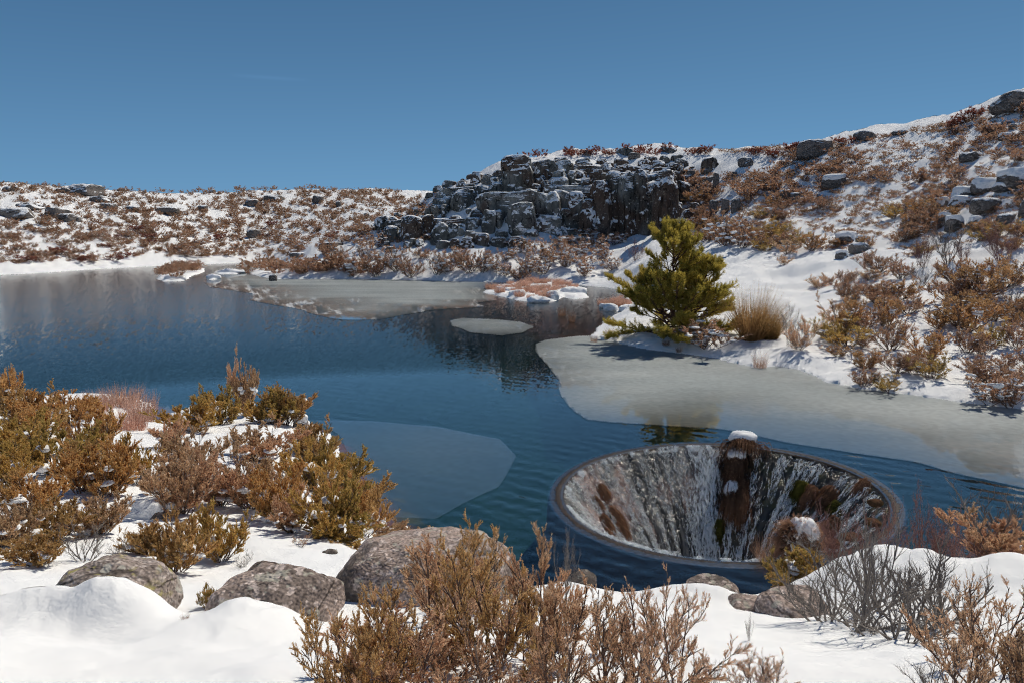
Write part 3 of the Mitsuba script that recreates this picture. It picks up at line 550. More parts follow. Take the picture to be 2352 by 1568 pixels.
# ------------------------------------------------------------------ boulders on the hill and the moor
z3 = lambda a, b, c, d: (1550.4 + a * .3408, 172.3 + b * .3408, 1550.4 + c * .3408, 172.3 + d * .3408)
z1 = lambda a, b, c, d: (a * .3418, 344.5 + b * .3418, c * .3418, 344.5 + d * .3418)
zz5 = lambda a, b, c, d: (1263.2 + a * .2197, 344.5 + b * .2197, 1263.2 + c * .2197, 344.5 + d * .2197)
for i, (bx, lab) in enumerate([
    (z3(830,445,1055,558), 'large dark rounded boulder breaking the skyline of the right hill'), (z3(1215,380,1350,442), 'snow-streaked rounded boulder on the skyline right of the largest dark one'), (z3(1470,375,1590,402), 'low flat rock on the skyline between red heath bushes'),
    (z3(2160,120,2460,245), 'dark rocky summit crag at the top right corner'), (z3(2200,655,2420,760), 'long flat-topped boulder with a thick snow slab at the right edge'), (z3(2010,715,2160,795), 'rounded snow-capped boulder left of the long flat-topped one'),
    (z3(2160,735,2310,785), 'low snow-covered rock below the long flat-topped boulder'), (z3(2000,830,2180,930), 'big bare grey boulder on the right hillside, without snow'), (z3(1880,770,2000,850), 'smooth snow-covered boulder above the brown heath'), (z3(1775,835,1850,890), 'snow-buried stone at the left of the boulder group'),
    (z3(1850,830,2000,885), 'flat snow-buried boulder beside the big bare one'), (z3(1780,945,1850,1015), 'dark upright stone with a round snow hat'), (z3(1820,968,1940,1055), 'slanted dark boulder with snow on its left slope'), (z3(1985,970,2060,1045), 'square grey stone with a snow lid behind the bare pink bush'),
    (z3(2180,935,2295,1002), 'rounded grey boulder at the right of the lower boulder group'), (z3(1000,690,1150,765), 'dome boulder with a smooth snow cap in the middle of the hillside'), (z3(705,775,785,850), 'split brown block stack on the hillside, left block'), (z3(775,795,840,858), 'split block stack on the hillside, right block'),
    (z3(430,558,520,618), 'single dark rounded boulder on clean snow below the skyline'), (z3(1940,520,2080,582), 'dark boulder with snow on top high on the right hill'), (z3(2100,330,2195,372), 'small snow-topped rock near the summit crag'), (z3(2255,330,2300,368), 'little grey stone at the right edge near the summit'),
    (z3(1090,1070,1220,1132), 'snow-laden flat stone at the foot of the hill'), (z3(1225,1090,1300,1132), 'small snow-hatted stone at the foot of the hill'), (z3(1180,1130,1310,1205), 'pale square boulder in shade at the foot of the hill'), (z3(2190,400,2260,442), 'snow-buried lump among the brown bushes of the upper right hill'),
    (z3(590,905,680,945), 'snow-topped stone in brown heath right of the cliff'), (z3(2320,840,2420,955), 'dark boulder cut by the right edge beside the bare grey one'), (z3(1085,1195,1170,1242), 'low snowy stone beside the open snowfield'),
    (zz5(1530,280,1700,375), 'wide jointed rock right of the cliff top'), (zz5(1700,250,1760,425), 'narrow upright rock slab right of the cliff'), (zz5(1640,130,1720,205), 'pointed snowy rock above the jointed rocks'), (zz5(1605,205,1680,255), 'small block above the jointed rocks'), (zz5(1430,220,1520,292), 'dark broken block beside the right end of the cliff'),
    (zz5(1670,530,1770,668), 'left one of three shaded rocks in a snow hollow'), (zz5(1790,520,1870,660), 'middle one of three shaded rocks in a snow hollow'), (zz5(1895,520,1985,652), 'right one of three shaded rocks in a snow hollow'), (zz5(1540,350,1640,425), 'low snowy rock under the jointed rocks'),
    (zz5(1085,860,1150,928), 'small dark stone on shaded snow at the cliff foot'), (zz5(1200,880,1290,935), 'brown stone behind the top of the pine'), (zz5(825,35,945,92), 'pale square block standing on top of the cliff'), (zz5(350,5,430,62), 'dark stone on the skyline above the cliff'), (zz5(1905,230,1950,282), 'tiny dark stone on the snow slope')]):
    boulder(bx, lab, seed=1000 + i, group='boulders on the hillside', boxy=0.62 if i < 29 else 0.4, rough=0.11, cap=(0.22 if i in (4, 5, 6, 8, 9, 10, 11, 12, 13, 15, 22, 23, 25, 26, 28) else None), lo=0.1 if i in (8, 9, 10, 25) else 0.3)
for i, (bx, lab) in enumerate([
    (z1(480,235,665,308), 'great pale slanted rock on the far left skyline'), (z1(0,388,230,462), 'long grey rock outcrop at the left edge of the moor'), (z1(130,358,290,405), 'grey rock ledge above the long outcrop'), (z1(300,388,440,452), 'jointed grey rocks right of the long outcrop'), (z1(408,428,495,482), 'dark stone at the end of the outcrop row'),
    (z1(30,245,110,278), 'pinkish block near the left skyline'), (z1(620,315,750,348), 'flat pale slab below the great slanted rock'), (z1(690,360,770,398), 'pale boulder on the moor under the flat slab'), (z1(860,378,930,415), 'dark-sided boulder in the middle of the moor'), (z1(1030,385,1200,428), 'row of snowy grey rocks in the middle of the moor'),
    (z1(1330,373,1395,412), 'round pale boulder right of the snowy rock row'), (z1(1650,335,1735,378), 'dark rock cluster under the far ridge, left'), (z1(1790,303,1900,348), 'dark jagged rock group under the far ridge'), (z1(2095,308,2170,358), 'black upright rock group near the cliff ridge'), (z1(2255,348,2292,382), 'lone dark pointed stone left of the cliff'),
    (z1(1668,538,1748,592), 'square brown boulder with a snow top on the lower moor'), (z1(2155,620,2300,668), 'snow-covered slab above the spit'), (z1(1960,690,2070,722), 'low snowy slab on the spit'), (z1(390,258,475,288), 'dark low rock left of the great slanted one'), (z1(790,263,845,278), 'small hump on the far left skyline'), (z1(500,450,552,482), 'small pale stone below the outcrop row'),
    (z1(1412,268,1446,290), 'tiny dark stone on the far ridge'), (z1(1810,835,1860,882), 'black stone at the water edge on the tip of the spit')]):
    boulder(bx, lab, seed=1100 + i, group='rocks on the moor', boxy=0.5, rough=0.12, detail=3, depth=1.0)

# ------------------------------------------------------------------ plants
def tubes(paths, radii, sides=3):
    """many tapering tubes at once: paths (n, k, 3), radii (n, k)"""
    n, k, _ = paths.shape
    t = unit(np.gradient(paths, axis=1)); ref = np.where(np.abs(t[..., 2:]) < 0.9, [0, 0, 1.0], [1.0, 0, 0])
    a = unit(np.cross(t, ref)); b = np.cross(t, a)
    an = np.arange(sides) * 2 * np.pi / sides
    v = paths[:, :, None] + radii[:, :, None, None] * (np.cos(an)[:, None] * a[:, :, None] + np.sin(an)[:, None] * b[:, :, None])
    i, j = np.meshgrid(np.arange(k - 1), np.arange(sides), indexing='ij'); j2 = (j + 1) % sides
    q = np.stack([i * sides + j, i * sides + j2, (i + 1) * sides + j2, (i + 1) * sides + j], -1).reshape(-1, 4)
    f = np.vstack([q[:, [0, 1, 2]], q[:, [0, 2, 3]]])
    return v.reshape(-1, 3), (f[None] + (np.arange(n) * k * sides)[:, None, None]).reshape(-1, 3)
def perp(g, d):
    r = g.normal(size=d.shape); r -= d * (r * d).sum(-1, keepdims=True); return unit(r)
def curve(p0, d0, L, k, bend, wob, g):
    """k points from p0 along d0, bending by the vector bend"""
    t = np.linspace(0, 1, k); n = len(p0)
    w = np.cumsum(g.normal(size=(n, k, 3)) * wob, 1); w -= w[:, :1]
    return p0[:, None] + L[:, None, None] * (d0[:, None] * t[None, :, None] + bend[:, None] * (t ** 2)[None, :, None] + w * t[None, :, None])
def leaves(base, axis, L, n, ll, lw, open_, g, start=0.1):
    """small pointed leaves set round many short shoots"""
    m = len(base); t = g.uniform(start, 1.0, (m, n)); r = perp(g, np.repeat(axis[:, None], n, 1))
    p = base[:, None] + axis[:, None] * (L[:, None] * t)[..., None]
    d = unit(axis[:, None] + r * open_); s = np.cross(d, perp(g, d))
    l = ll * g.uniform(0.7, 1.3, (m, n, 1)); w = lw * g.uniform(0.7, 1.3, (m, n, 1))
    v = np.stack([p + s * w / 2, p - s * w / 2, p + d * l], 2).reshape(-1, 3)
    return v, np.arange(len(v)).reshape(-1, 3)
def lumps(pts, rad, g, detail=1, flat=0.6):
    v0, f0 = ICO[detail]; out = []
    for p, r in zip(pts, rad):
        M = R3(unit(g.normal(size=3)), g.uniform(0, 3)); v = v0 @ M.T
        v = v * (1 + 0.55 * fb(v * 1.6 + g.uniform(0, 50), 2)[:, None] * 1.6) * [1.25, 1.0, flat * 0.75]
        out.append((v * r + p, f0))
    return join(out)
def shrub(seed, mains=9, spread=0.9, subs=8, twigs=4, plume=0.13, nleaf=26, ll=0.03, lw=0.010, open_=0.75, bare=0.0, snow=10, snow_r=0.07, stem_r=0.012, arch=0.5, low=0.2, fleck=0, sides=3, detail=1, straight=0.02):
    """a shrub about one unit tall and 1.3 wide -> stems, foliage, snow"""
    g = rs(seed)
    az_ = g.uniform(0, 2 * np.pi, mains); ti = spread * np.sqrt(g.uniform(0.02, 1, mains))
    d = np.stack([np.sin(ti) * np.cos(az_), np.sin(ti) * np.sin(az_), np.cos(ti)], 1)
    p0 = np.c_[g.normal(0, 0.05, (mains, 2)), np.full(mains, -0.08)]
    L = g.uniform(0.62, 1.0, mains)
    main = curve(p0, d, L, 7, np.c_[np.zeros((mains, 2)), np.full(mains, 0.18)] * arch, straight, g)
    r0 = stem_r * g.uniform(0.7, 1.2, mains)
    parts = [tubes(main, r0[:, None] * np.linspace(1, 0.45, 7), sides + 1)]
    m = np.repeat(np.arange(mains), subs); t = g.uniform(low, 0.97, len(m)); i = np.minimum((t * 6).astype(int), 5); fr = (t * 6 - i)[:, None]
    p1 = main[m, i] * (1 - fr) + main[m, i + 1] * fr; dm = unit(main[m, i + 1] - main[m, i])
    d1 = unit(dm * 0.8 + perp(g, dm) * 0.75 + [0, 0, 0.35]); L1 = L[m] * g.uniform(0.14, 0.34, len(m)) * (1.25 - 0.5 * t)
    sub = curve(p1, d1, L1, 4, np.tile([0, 0, 0.22], (len(m), 1)), 0.03, g)
    parts.append(tubes(sub, (r0[m] * 0.5)[:, None] * np.linspace(1, 0.4, 4), sides))
    m2 = np.repeat(np.arange(len(m)), twigs); t2 = g.uniform(0.25, 1.0, len(m2)); i2 = np.minimum((t2 * 3).astype(int), 2); f2 = (t2 * 3 - i2)[:, None]
    p2 = sub[m2, i2] * (1 - f2) + sub[m2, i2 + 1] * f2; ds = unit(sub[m2, i2 + 1] - sub[m2, i2])
    d2 = unit(ds + perp(g, ds) * 0.6 + [0, 0, 0.35]); L2 = plume * g.uniform(0.6, 1.25, len(m2))
    tw = curve(p2, d2, L2, 3, np.tile([0, 0, 0.15], (len(m2), 1)), 0.02, g)
    parts.append(tubes(tw, np.tile(stem_r * 0.22 * np.array([1, 0.8, 0.5]), (len(m2), 1)), 3))
    stems = join(parts)
    lf = None
    if nleaf:
        on = g.uniform(size=len(m2)) >= bare
        B = np.vstack([p2[on], sub[:, -2]]); D = np.vstack([d2[on], unit(sub[:, -1] - sub[:, -2])]); LL = np.concatenate([L2[on], plume * g.uniform(0.6, 1.2, len(sub))])
        lf = leaves(B, D, LL, nleaf, ll, lw, open_, g)
    sn = None
    ps = []
    if snow:
        c = np.vstack([p2, main[:, 3:].reshape(-1, 3)]); c = c[(c[:, 2] > 0.12) & (c[:, 2] < (0.55 if snow_r > 0.1 else 0.85))]
        ps.append(lumps(c[g.choice(len(c), snow)] + [0, 0, 0.01], snow_r * g.uniform(0.45, 1.3, snow), g, detail))
    if fleck:
        c = p2[g.choice(len(p2), fleck)] + g.normal(0, 0.01, (fleck, 3)); rr_ = g.uniform(0.4, 1.2, (fleck, 1)) * snow_r * 0.55
        e1 = unit(np.c_[g.normal(size=(fleck, 2)), 0.3 * g.normal(size=fleck)]); e2 = unit(np.cross([0, 0, 1.0], e1))
        v = np.stack([c + e1 * rr_, c - e1 * rr_ * 0.7 + e2 * rr_ * 0.6, c - e1 * rr_ * 0.5 - e2 * rr_ * 0.8, c + [0, 0, 0.6] * rr_], 1).reshape(-1, 3)
        f = (np.array([[0, 1, 3], [1, 2, 3], [2, 0, 3]])[None] + (np.arange(fleck) * 4)[:, None, None]).reshape(-1, 3)
        ps.append((v, f))
    if ps: sn = join(ps)
    return stems, lf, sn
GROUPS = {}
def proto(name, parts):
    """parts: {child: (mesh, material, smooth)} -> a shapegroup"""
    d = {'type': 'shapegroup'}
    for c, (mesh, mat, sm) in parts.items():
        if mesh is not None and len(mesh[1]): d[c] = mikit.ply(mesh, mat, smooth=sm)
    scene[name] = d; GROUPS[name] = d
def shrub_proto(name, leafmat, stemmat='m_stem', **kw):
    st, lf, sn = shrub(**kw)
    proto(name, {'stems': (st, stemmat, False), 'foliage': (lf, leafmat, False), 'snow_clumps': (sn, 'm_capsnow', True)})
def instance(group, k, pos, sx, sy, sz, rz, tilt=(0, 0)):
    t = T().translate(list(map(float, pos))).rotate([0, 0, 1], float(math.degrees(rz)))
    if tilt[0] or tilt[1]: t = t.rotate([1, 0, 0], float(math.degrees(tilt[0]))).rotate([0, 1, 0], float(math.degrees(tilt[1])))
    scene[k] = {'type': 'instance', 'to_world': t.scale([float(sx), float(sy), float(sz)]), 'shapegroup': {'type': 'ref', 'id': group}}
# near kinds
for i in range(6):
    shrub_proto(f'g_heather_{i}', ['m_heather', 'm_heather_olive', 'm_heather', 'm_heather_tan', 'm_heather_olive', 'm_heather'][i], seed=100 + i, mains=17, spread=1.0, subs=11, twigs=6, plume=0.13, nleaf=36, ll=0.034, lw=0.015, snow=9, snow_r=0.11, low=0.15, detail=2)
for i in range(3):
    shrub_proto(f'g_sparse_{i}', 'm_heather_tan', seed=120 + i, mains=8, spread=0.98, subs=10, twigs=6, plume=0.085, nleaf=20, ll=0.019, lw=0.009, bare=0.15, snow=0, stem_r=0.011, low=0.3, arch=0.7, straight=0.03)
for i in range(2):
    shrub_proto(f'g_full_{i}', ['m_heather_tan', 'm_heather_gold'][i], seed=130 + i, mains=9, spread=1.05, subs=12, twigs=6, plume=0.10, nleaf=28, ll=0.024, lw=0.011, snow=0, stem_r=0.012, low=0.3, arch=0.7)
for i in range(3):
    shrub_proto(f'g_bare_{i}', 'm_pinktwig', 'm_greytwig', seed=140 + i, mains=9, spread=0.8, subs=8, twigs=4, plume=0.13, nleaf=0, snow=0, stem_r=0.014, low=0.25, arch=0.6, straight=0.05)
for i in range(2):
    shrub_proto(f'g_twiggy_{i}', 'm_pinktwig', 'm_pinktwig', seed=150 + i, mains=14, spread=0.6, subs=8, twigs=4, plume=0.14, nleaf=3, ll=0.03, lw=0.006, snow=0, stem_r=0.007, low=0.3)
# middle and far kinds
for i in range(5):
    shrub_proto(f'g_bank_{i}', ['m_bank', 'm_hill_heath', 'm_hill_heath', 'm_heather_olive', 'm_heather_tan'][i], seed=160 + i, mains=12, spread=0.95, subs=8, twigs=5, plume=0.15, nleaf=12, ll=0.045, lw=0.017, snow=14, snow_r=0.055, fleck=150, low=0.15)
for i in range(4):
    shrub_proto(f'g_snowy_{i}', 'm_hill_heath', seed=170 + i, mains=11, spread=1.0, subs=6, twigs=3, plume=0.16, nleaf=8, ll=0.065, lw=0.028, snow=38, snow_r=0.085, fleck=110, low=0.1)
for i in range(4):
    shrub_proto(f'g_far_{i}', ['m_hill_heath', 'm_red_heath', 'm_hill_heath', 'm_hill_heath'][i], seed=180 + i, mains=8, spread=1.05, subs=5, twigs=3, plume=0.2, nleaf=6, ll=0.10, lw=0.05, snow=6, snow_r=0.08, fleck=[90, 30, 150, 220][i], low=0.1)
# broom, grass
def blades(n, spread, h, lean, w, g, seg=3, sag=0.35):
    a = g.uniform(0, 2 * np.pi, n); r = spread * np.sqrt(g.uniform(0, 1, n))
    p0 = np.c_[r * np.cos(a), r * np.sin(a), np.zeros(n)]
    b = a + g.normal(0, 0.6, n); ti = lean * g.uniform(0.1, 1, n)
    d = np.stack([np.sin(ti) * np.cos(b), np.sin(ti) * np.sin(b), np.cos(ti)], 1); L = h * g.uniform(0.5, 1.1, n)
    c = curve(p0, d, L, seg + 1, np.c_[np.cos(b), np.sin(b), -np.ones(n)] * (sag * ti)[:, None], 0.01, g)
    s = unit(np.cross(d, [0, 0, 1.0]) + g.normal(0, 0.3, (n, 3)))[:, None] * (w * np.linspace(1, 0.15, seg + 1))[None, :, None] / 2
    v = np.stack([c - s, c + s], 2).reshape(n, -1, 3); k = seg + 1
    i = np.arange(seg); q = np.stack([2 * i, 2 * i + 1, 2 * i + 3, 2 * i + 2], 1); f = np.vstack([q[:, [0, 1, 2]], q[:, [0, 2, 3]]])
    return v.reshape(-1, 3), (f[None] + (np.arange(n) * 2 * k)[:, None, None]).reshape(-1, 3)
g = rs(31)
proto('g_broom', {'stems': (blades(900, 0.22, 1.0, 0.80, 0.011, g, 4, 0.1), 'm_broom', False)})
proto('g_rush', {'blades': (blades(420, 0.42, 0.55, 0.5, 0.018, g, 3, 0.3), 'm_rush', False)})
proto('g_grass', {'blades': (blades(160, 0.30, 0.5, 0.7, 0.012, g, 3, 0.4), 'm_drygrass', False)})

# ------------------------------------------------------------------ planting
def plant(kind, base, w_px, h_px, label, group=None, name='heather_shrub', cat='shrub', g=rs(1), wu=1.12, hu=0.92, sink=0.02, pos=None, tilt=None):
    p = drop(*base) if pos is None else pos
    if pos is None:
        for i in range(14):
            if p[2] > 0.06: break
            p = drop(base[0], base[1] + 7 * (i + 1) * (1 if base[1] > 1000 else -0.4))
    s = p[1] / FPX
    sx, sz = w_px * s / wu, h_px * s / hu
    k = key(name)
    instance(kind, k, p - [0, 0, sink * sz], sx, sx * g.uniform(0.85, 1.15), sz, g.uniform(0, 6.28), (0, 0) if tilt is None else tilt)
    tag(k, label, cat, group); return k
def scatter(n, seed, x0, x1, ytop, ybot, accept, wmin, wmax):
    g = rs(seed); out = []
    while len(out) < n:
        x = g.uniform(x0, x1, 4000); a, b = ytop(x), ybot(x); y = a + (b - a) * g.uniform(0, 1, 4000) ** 1.0
        ok = accept(x, y, g)
        for xx, yy in zip(x[ok], y[ok]): out.append((xx, yy))
    return np.array(out[:n]), g
z5 = lambda a, b, w, h: ((a * .3906, 803.9 + b * .3906), w * .3906, h * .3906)
G = rs(2024)
NEAR = [  # x, foot y, width, height in the lower left enlargement; kind; label
 (60,360,170,240,0,'tall orange-brown heather spire at the far left edge against the water'), (225,500,340,250,2,'broad rusty heather shrub near the left edge with water behind it'), (425,440,250,190,5,'rounded rusty heather shrub beside the snowy grass tussock'),
 (110,640,320,270,1,'olive-brown heather shrub at the left edge with a snow patch above it'), (340,720,350,290,1,'wide olive heather shrub in the thick of the left bank'), (560,600,280,250,2,'orange heather shrub left of the snow gully'), (480,830,320,290,0,'thick rusty heather shrub in the middle of the left bank'),
 (640,850,290,280,2,'rusty heather shrub leaning over the snow gully'), (790,780,200,260,4,'dark olive heather shrub with upright shoots at the gully edge'), (60,800,220,220,1,'olive heather shrub at the left edge beside a snow pocket'), (180,980,320,260,5,'orange heather shrub with a twisted bare branch'),
 (60,1150,260,250,3,'sparse pinkish heather shrub at the left edge above the lichen boulder'), (330,1100,300,220,0,'low orange heather shrub behind the tangle of bare twigs'), (580,1080,300,210,3,'tan heather shrub beside the snow-capped boulder'), (250,1250,310,180,5,'low rusty heather directly behind the lichen boulder'),
 (1020,1300,360,330,0,'dense bright orange heather shrub right of the lichen boulder'), (830,1190,220,170,2,'small orange heather shrub on the snow left of the dense bright one'), (1295,1235,250,320,4,'upright yellow-olive heather shrub standing alone in the snow'),
 (1125,475,270,180,4,'olive heather at the left end of the peninsula above the cove'), (1300,430,210,210,1,'pointed olive-gold heather on the peninsula crest'), (1445,380,150,300,3,'tall slender heather spire rising over the lake on the peninsula'), (1575,430,230,180,4,'olive heather right of the tall spire'), (1690,440,250,210,0,'golden heather at the right of the peninsula crest'),
 (1540,650,330,190,3,'pinkish-tan heather shrub on the snowy peninsula slope'), (1100,760,310,270,3,'greyish heather shrub below the snow slope of the peninsula'), (1065,960,370,350,3,'open tan heather shrub with dark stems in the middle of the peninsula'), (1300,910,330,290,3,'feathery tan heather shrub right of the open one'),
 (1480,930,310,270,3,'tan heather shrub with snow lumps on its twigs'), (1610,1000,290,320,5,'rusty heather shrub above the smooth snow saddle'), (1865,650,290,210,2,'rusty heather beside the granite tip of the peninsula'), (1905,850,370,320,1,'big olive-orange heather shrub on the lake side of the peninsula'),
 (1985,780,270,150,4,'spreading olive heather branch over the lake with a snow lump'), (1965,1090,370,330,1,'full olive heather shrub at the water edge, right end of the peninsula'), (2140,1080,250,290,0,'rusty heather at the rightmost tip of the peninsula'), (2060,990,310,270,2,'orange heather filling the right side of the peninsula'),
 (1720,1070,230,210,3,'sparse heather in the snow gap above the saddle'), (1000,570,170,150,3,'small bare-stemmed heather on the peninsula snow'), (2040,1130,300,100,4,'low olive heather fringe left of the big grey boulder'), (2260,1130,260,110,3,'low tan heather fringe behind the big grey boulder'), (2420,1120,260,130,3,'tan heather tops behind the middle of the big grey boulder'), (2600,1110,240,130,4,'tan heather tops behind the right of the big grey boulder')]
for x, y, w, h, k, lab in NEAR:
    b, wp, hp = z5(x, y, w, h)
    plant(f'g_heather_{k}', b, wp * 1.12, hp * 1.08, lab, g=G)
for x, y, w, h, k, lab in [(500,1240,330,220,0,'tangle of bare grey twigs on the snow behind the lichen boulder'), (150,1080,220,230,1,'leafless pale branching shrub at the left edge'), (700,1220,160,130,2,'few broken dark sticks in the snow by the orange heather'), (1010,780,200,200,1,'dark bare branches under the snow slope of the peninsula')]:
    b, wp, hp = z5(x, y, w, h); plant(f'g_bare_{k}', b, wp, hp, lab, g=G, name='bare_shrub')
# foreground, bottom middle and right
for x, y, w, h, kind, name, lab, Y in [
 (860,1600,230,330,'g_full_1','heather_shrub','dark olive heather shrub at the bottom left of the foreground clump',3.9), (900,1545,210,250,'g_full_0','heather_shrub','orange-tan feathery shrub at the left of the foreground clump',4.6), (985,1510,280,330,'g_full_0','heather_shrub','large tan shrub in front of the big grey boulder',4.9),
 (1075,1480,200,300,'g_sparse_0','heather_shrub','tall thin-topped shrub rising over the big grey boulder',5.3), (1150,1540,250,360,'g_full_1','heather_shrub','tall olive-tan shrub at the centre of the foreground clump',4.7), (1210,1520,190,330,'g_full_0','heather_shrub','tan shrub at the right end of the big grey boulder',5.0),
 (1020,1600,260,200,'g_full_0','heather_shrub','low golden shrub with snow on its branches, bottom centre',4.0), (1300,1560,230,330,'g_sparse_1','heather_shrub','open shrub with grey stems right of the big grey boulder',4.5), (1390,1590,270,330,'g_sparse_2','heather_shrub','open tan shrub with thick bare stems at the bottom centre',4.2),
 (1475,1560,190,330,'g_sparse_0','heather_shrub','tallest orange-tipped shrub reaching up to the funnel rim',4.6), (1545,1590,230,270,'g_sparse_1','heather_shrub','open tan shrub at the right end of the foreground clump',4.2), (1300,1330,70,110,'g_bare_1','bare_shrub','thin bare grey twigs against the dark water by the funnel',6.5),
 (1725,1585,130,120,'g_sparse_2','heather_shrub','small tan sprig on the snow at the bottom, right of the clump',3.6), (1640,1590,40,120,'g_bare_2','bare_shrub','single bare twig at the bottom edge',3.5), (1775,1600,110,150,'g_sparse_1','heather_shrub','leaning tan sprig at the bottom edge beside the small one',3.6),
 (1825,1362,140,90,'g_heather_4','heather_shrub','yellow-olive heather at the water gap below the funnel',8.4), (1990,1450,340,250,'g_bare_0','bare_shrub','dark leafless lichen-covered shrub in front of the snow mound',5.6), (2090,1440,280,250,'g_bare_1','bare_shrub','second dark leafless shrub on the snow mound, more upright',5.5),
 (1960,1440,300,130,'g_bare_2','bare_shrub','low dead branches lying at the foot of the snow mound',5.3), (1930,1300,170,120,'g_twiggy_0','bare_shrub','pinkish leafless twigs behind the left of the snow mound',8.8), (2030,1290,170,120,'g_twiggy_1','bare_shrub','pinkish leafless twigs behind the top of the snow mound',8.9),
 (2120,1300,170,140,'g_twiggy_0','bare_shrub','greyish leafless twigs at the water behind the snow mound',8.9), (2190,1300,150,120,'g_twiggy_1','bare_shrub','brown leafless twigs left of the dead tangle',8.7), (2300,1330,270,200,'g_bare_1','bare_shrub','tangle of dead curling branches at the right edge over the water',7.8),
 (2290,1320,190,130,'g_heather_3','heather_shrub','rusty heather inside the dead tangle at the right edge',7.6), (2240,1330,220,90,'g_twiggy_1','bare_shrub','matted brown stems under the dead tangle',7.4),
 (2250,1600,240,330,'g_sparse_0','heather_shrub','open tan shrub in the bottom right corner',4.2), (2330,1560,190,290,'g_sparse_1','heather_shrub','tan shrub cut by the right edge at the bottom',4.4), (2180,1530,140,200,'g_sparse_2','heather_shrub','thin tan shrub left of the bottom right corner',4.6), (2130,1590,110,120,'g_bare_1','bare_shrub','few leafless twigs at the bottom right',4.0), (2345,1610,170,200,'g_full_0','heather_shrub','orange shrub at the very bottom right corner',3.6)]:
    if y > 1365: foot = drop(x, y, 1.6); hh = h * 0.72
    else:
        foot = at_depth(x, y, Y); foot[2] = float(zat(foot[0], foot[1])); hh = max((at_depth(x, y - h, Y)[2] - foot[2]) / (Y / FPX), 40)
    plant(kind, (x, y), w * (1.25 if 'full' in kind or 'sparse' in kind else 1), hh, lab, g=G, name=name, pos=foot)
# right bank
z4b = lambda a, b, w, h: ((1263.2 + a * .4629, 459.4 + b * .4629), w * .4629, h * .4629)
BANK = [(1175,270,160,90,4,'dark low shrub right of a clump on the edge of the snowfield'), (1070,255,120,62,3,'low olive cushion shrub at the top of the snowfield'), (1165,322,80,52,4,'small lone shrub on the open snowfield'), (1300,250,150,100,0,'sparse brown shrub above the snowfield'), (1340,440,130,82,4,'reddish lone shrub on the flat snow behind the large bank shrubs'),
 (1460,412,110,75,1,'tan shrub on the flat snow, left of a wider one'), (1590,400,150,72,4,'wide low pale shrub on the flat snow'), (1480,490,140,105,1,'brown shrub with snow at its feet behind the biggest bank shrub'), (1730,495,230,120,0,'wide orange-brown shrub on the middle of the right bank'), (1780,565,210,115,1,'brown shrub in front of the wide orange one'),
 (1470,650,280,210,0,'big orange-brown shrub at the middle of the right bank'), (1470,725,320,160,3,'olive-orange shrub low in front of the big one'), (1570,840,190,130,0,'orange shrub sprawling on the snow towards the ice'), (1690,745,190,190,1,'dark brown upright shrub right of the big orange one'), (2060,650,330,220,0,'large branching shrub on the upper right bank'),
 (1990,505,230,170,1,'brown shrub under the bare pink trees'), (2150,490,260,210,0,'orange shrub near the right edge below the bare pink tree'), (2270,430,300,180,0,'bright orange shrub at the right edge'), (1880,810,270,200,0,'large snowy orange shrub near the ice on the right'), (1900,885,190,140,3,'olive shrub hanging over the bank by the ice'),
 (2065,755,180,150,1,'reddish shrub between two larger ones on the right bank'), (2200,725,150,140,3,'olive-brown shrub on the right bank near the edge'), (2320,730,160,150,1,'brown shrub cut by the right edge above the snow'), (2250,835,140,90,1,'small shrub on clean snow near the right edge'), (1240,745,160,180,4,'pinkish-brown shrub right of the broom'),
 (1560,925,160,110,1,'snow-weighted shrub at the ice edge, middle of the right bank'), (1680,960,170,100,3,'low shrub drooping onto the ice'), (1850,335,0,0,0,''), (1430,775,120,70,0,'small orange shrub below the big olive-orange one'), (1620,500,150,100,0,'rusty shrub behind the dark upright one'), (1930,640,180,130,0,'orange-brown shrub left of the large branching one'),
 (1380,690,140,120,3,'brown-olive shrub right of the pinkish one'), (2100,560,190,130,0,'rusty shrub above the large branching one'), (2330,590,160,150,1,'brown shrub at the right edge, second row'), (2200,600,160,130,0,'orange shrub second row near the right edge'), (1760,830,120,90,1,'snow-topped small shrub near the ice')]
for x, y, w, h, k, lab in BANK:
    if w:
        b, wp, hp = z4b(x, y, w, h); plant(f'g_bank_{k}', b, wp * 0.9, hp * 0.86, lab, g=G, name='bank_shrub', group='shrubs on the right bank')
pts, g = scatter(24, 87, 1830, 2400, lambda x: np.interp(x, [1830, 2000, 2400], [680, 625, 590]), lambda x: np.interp(x, [1830, 2000, 2400], [800, 850, 900]), lambda x, y, g: fb(np.c_[x / 60, y / 40, 0 * x], 3, 72) + g.uniform(-0.12, 0.12, len(x)) > -0.02, 1, 1)
for (x, y), p in zip(pts, drops(pts[:, 0], pts[:, 1])):
    w = g.uniform(45, 90); k = g.choice([0, 1, 1, 2, 2])
    plant(f'g_bank_{k}', None, w, w * g.uniform(0.6, 0.85), 'orange-brown heath shrub in the dense thicket of the right bank', group='heath thicket on the right bank', g=g, name='bank_shrub', pos=p)
for x, y, w, h, k, lab in [(2180,1000,230,140,0,'snow-buried shrub at the ice near the right edge'), (2290,1040,190,170,1,'dark snow-laden shrub hanging over the ice at the right edge'), (770,730,320,150,2,'shrub buried in snow lumps in front of the pine'), (960,235,170,110,3,'snow-dusted shrub left of the snowfield'), (880,225,190,150,0,'brown snow-dusted shrub behind the pine top'), (2340,960,170,150,2,'snow-covered shrub at the right edge of the bank')]:
    b, wp, hp = z4b(x, y, w, h); plant(f'g_snowy_{k}', b, wp, hp, lab, g=G, name='snowy_shrub')
b, wp, hp = z4b(1000, 690, 250, 270); plant('g_broom', b, wp, hp, 'tall brown broom bush with upright whips right of the pine', g=G, name='broom_bush', cat='bush', wu=1.1, hu=0.95)
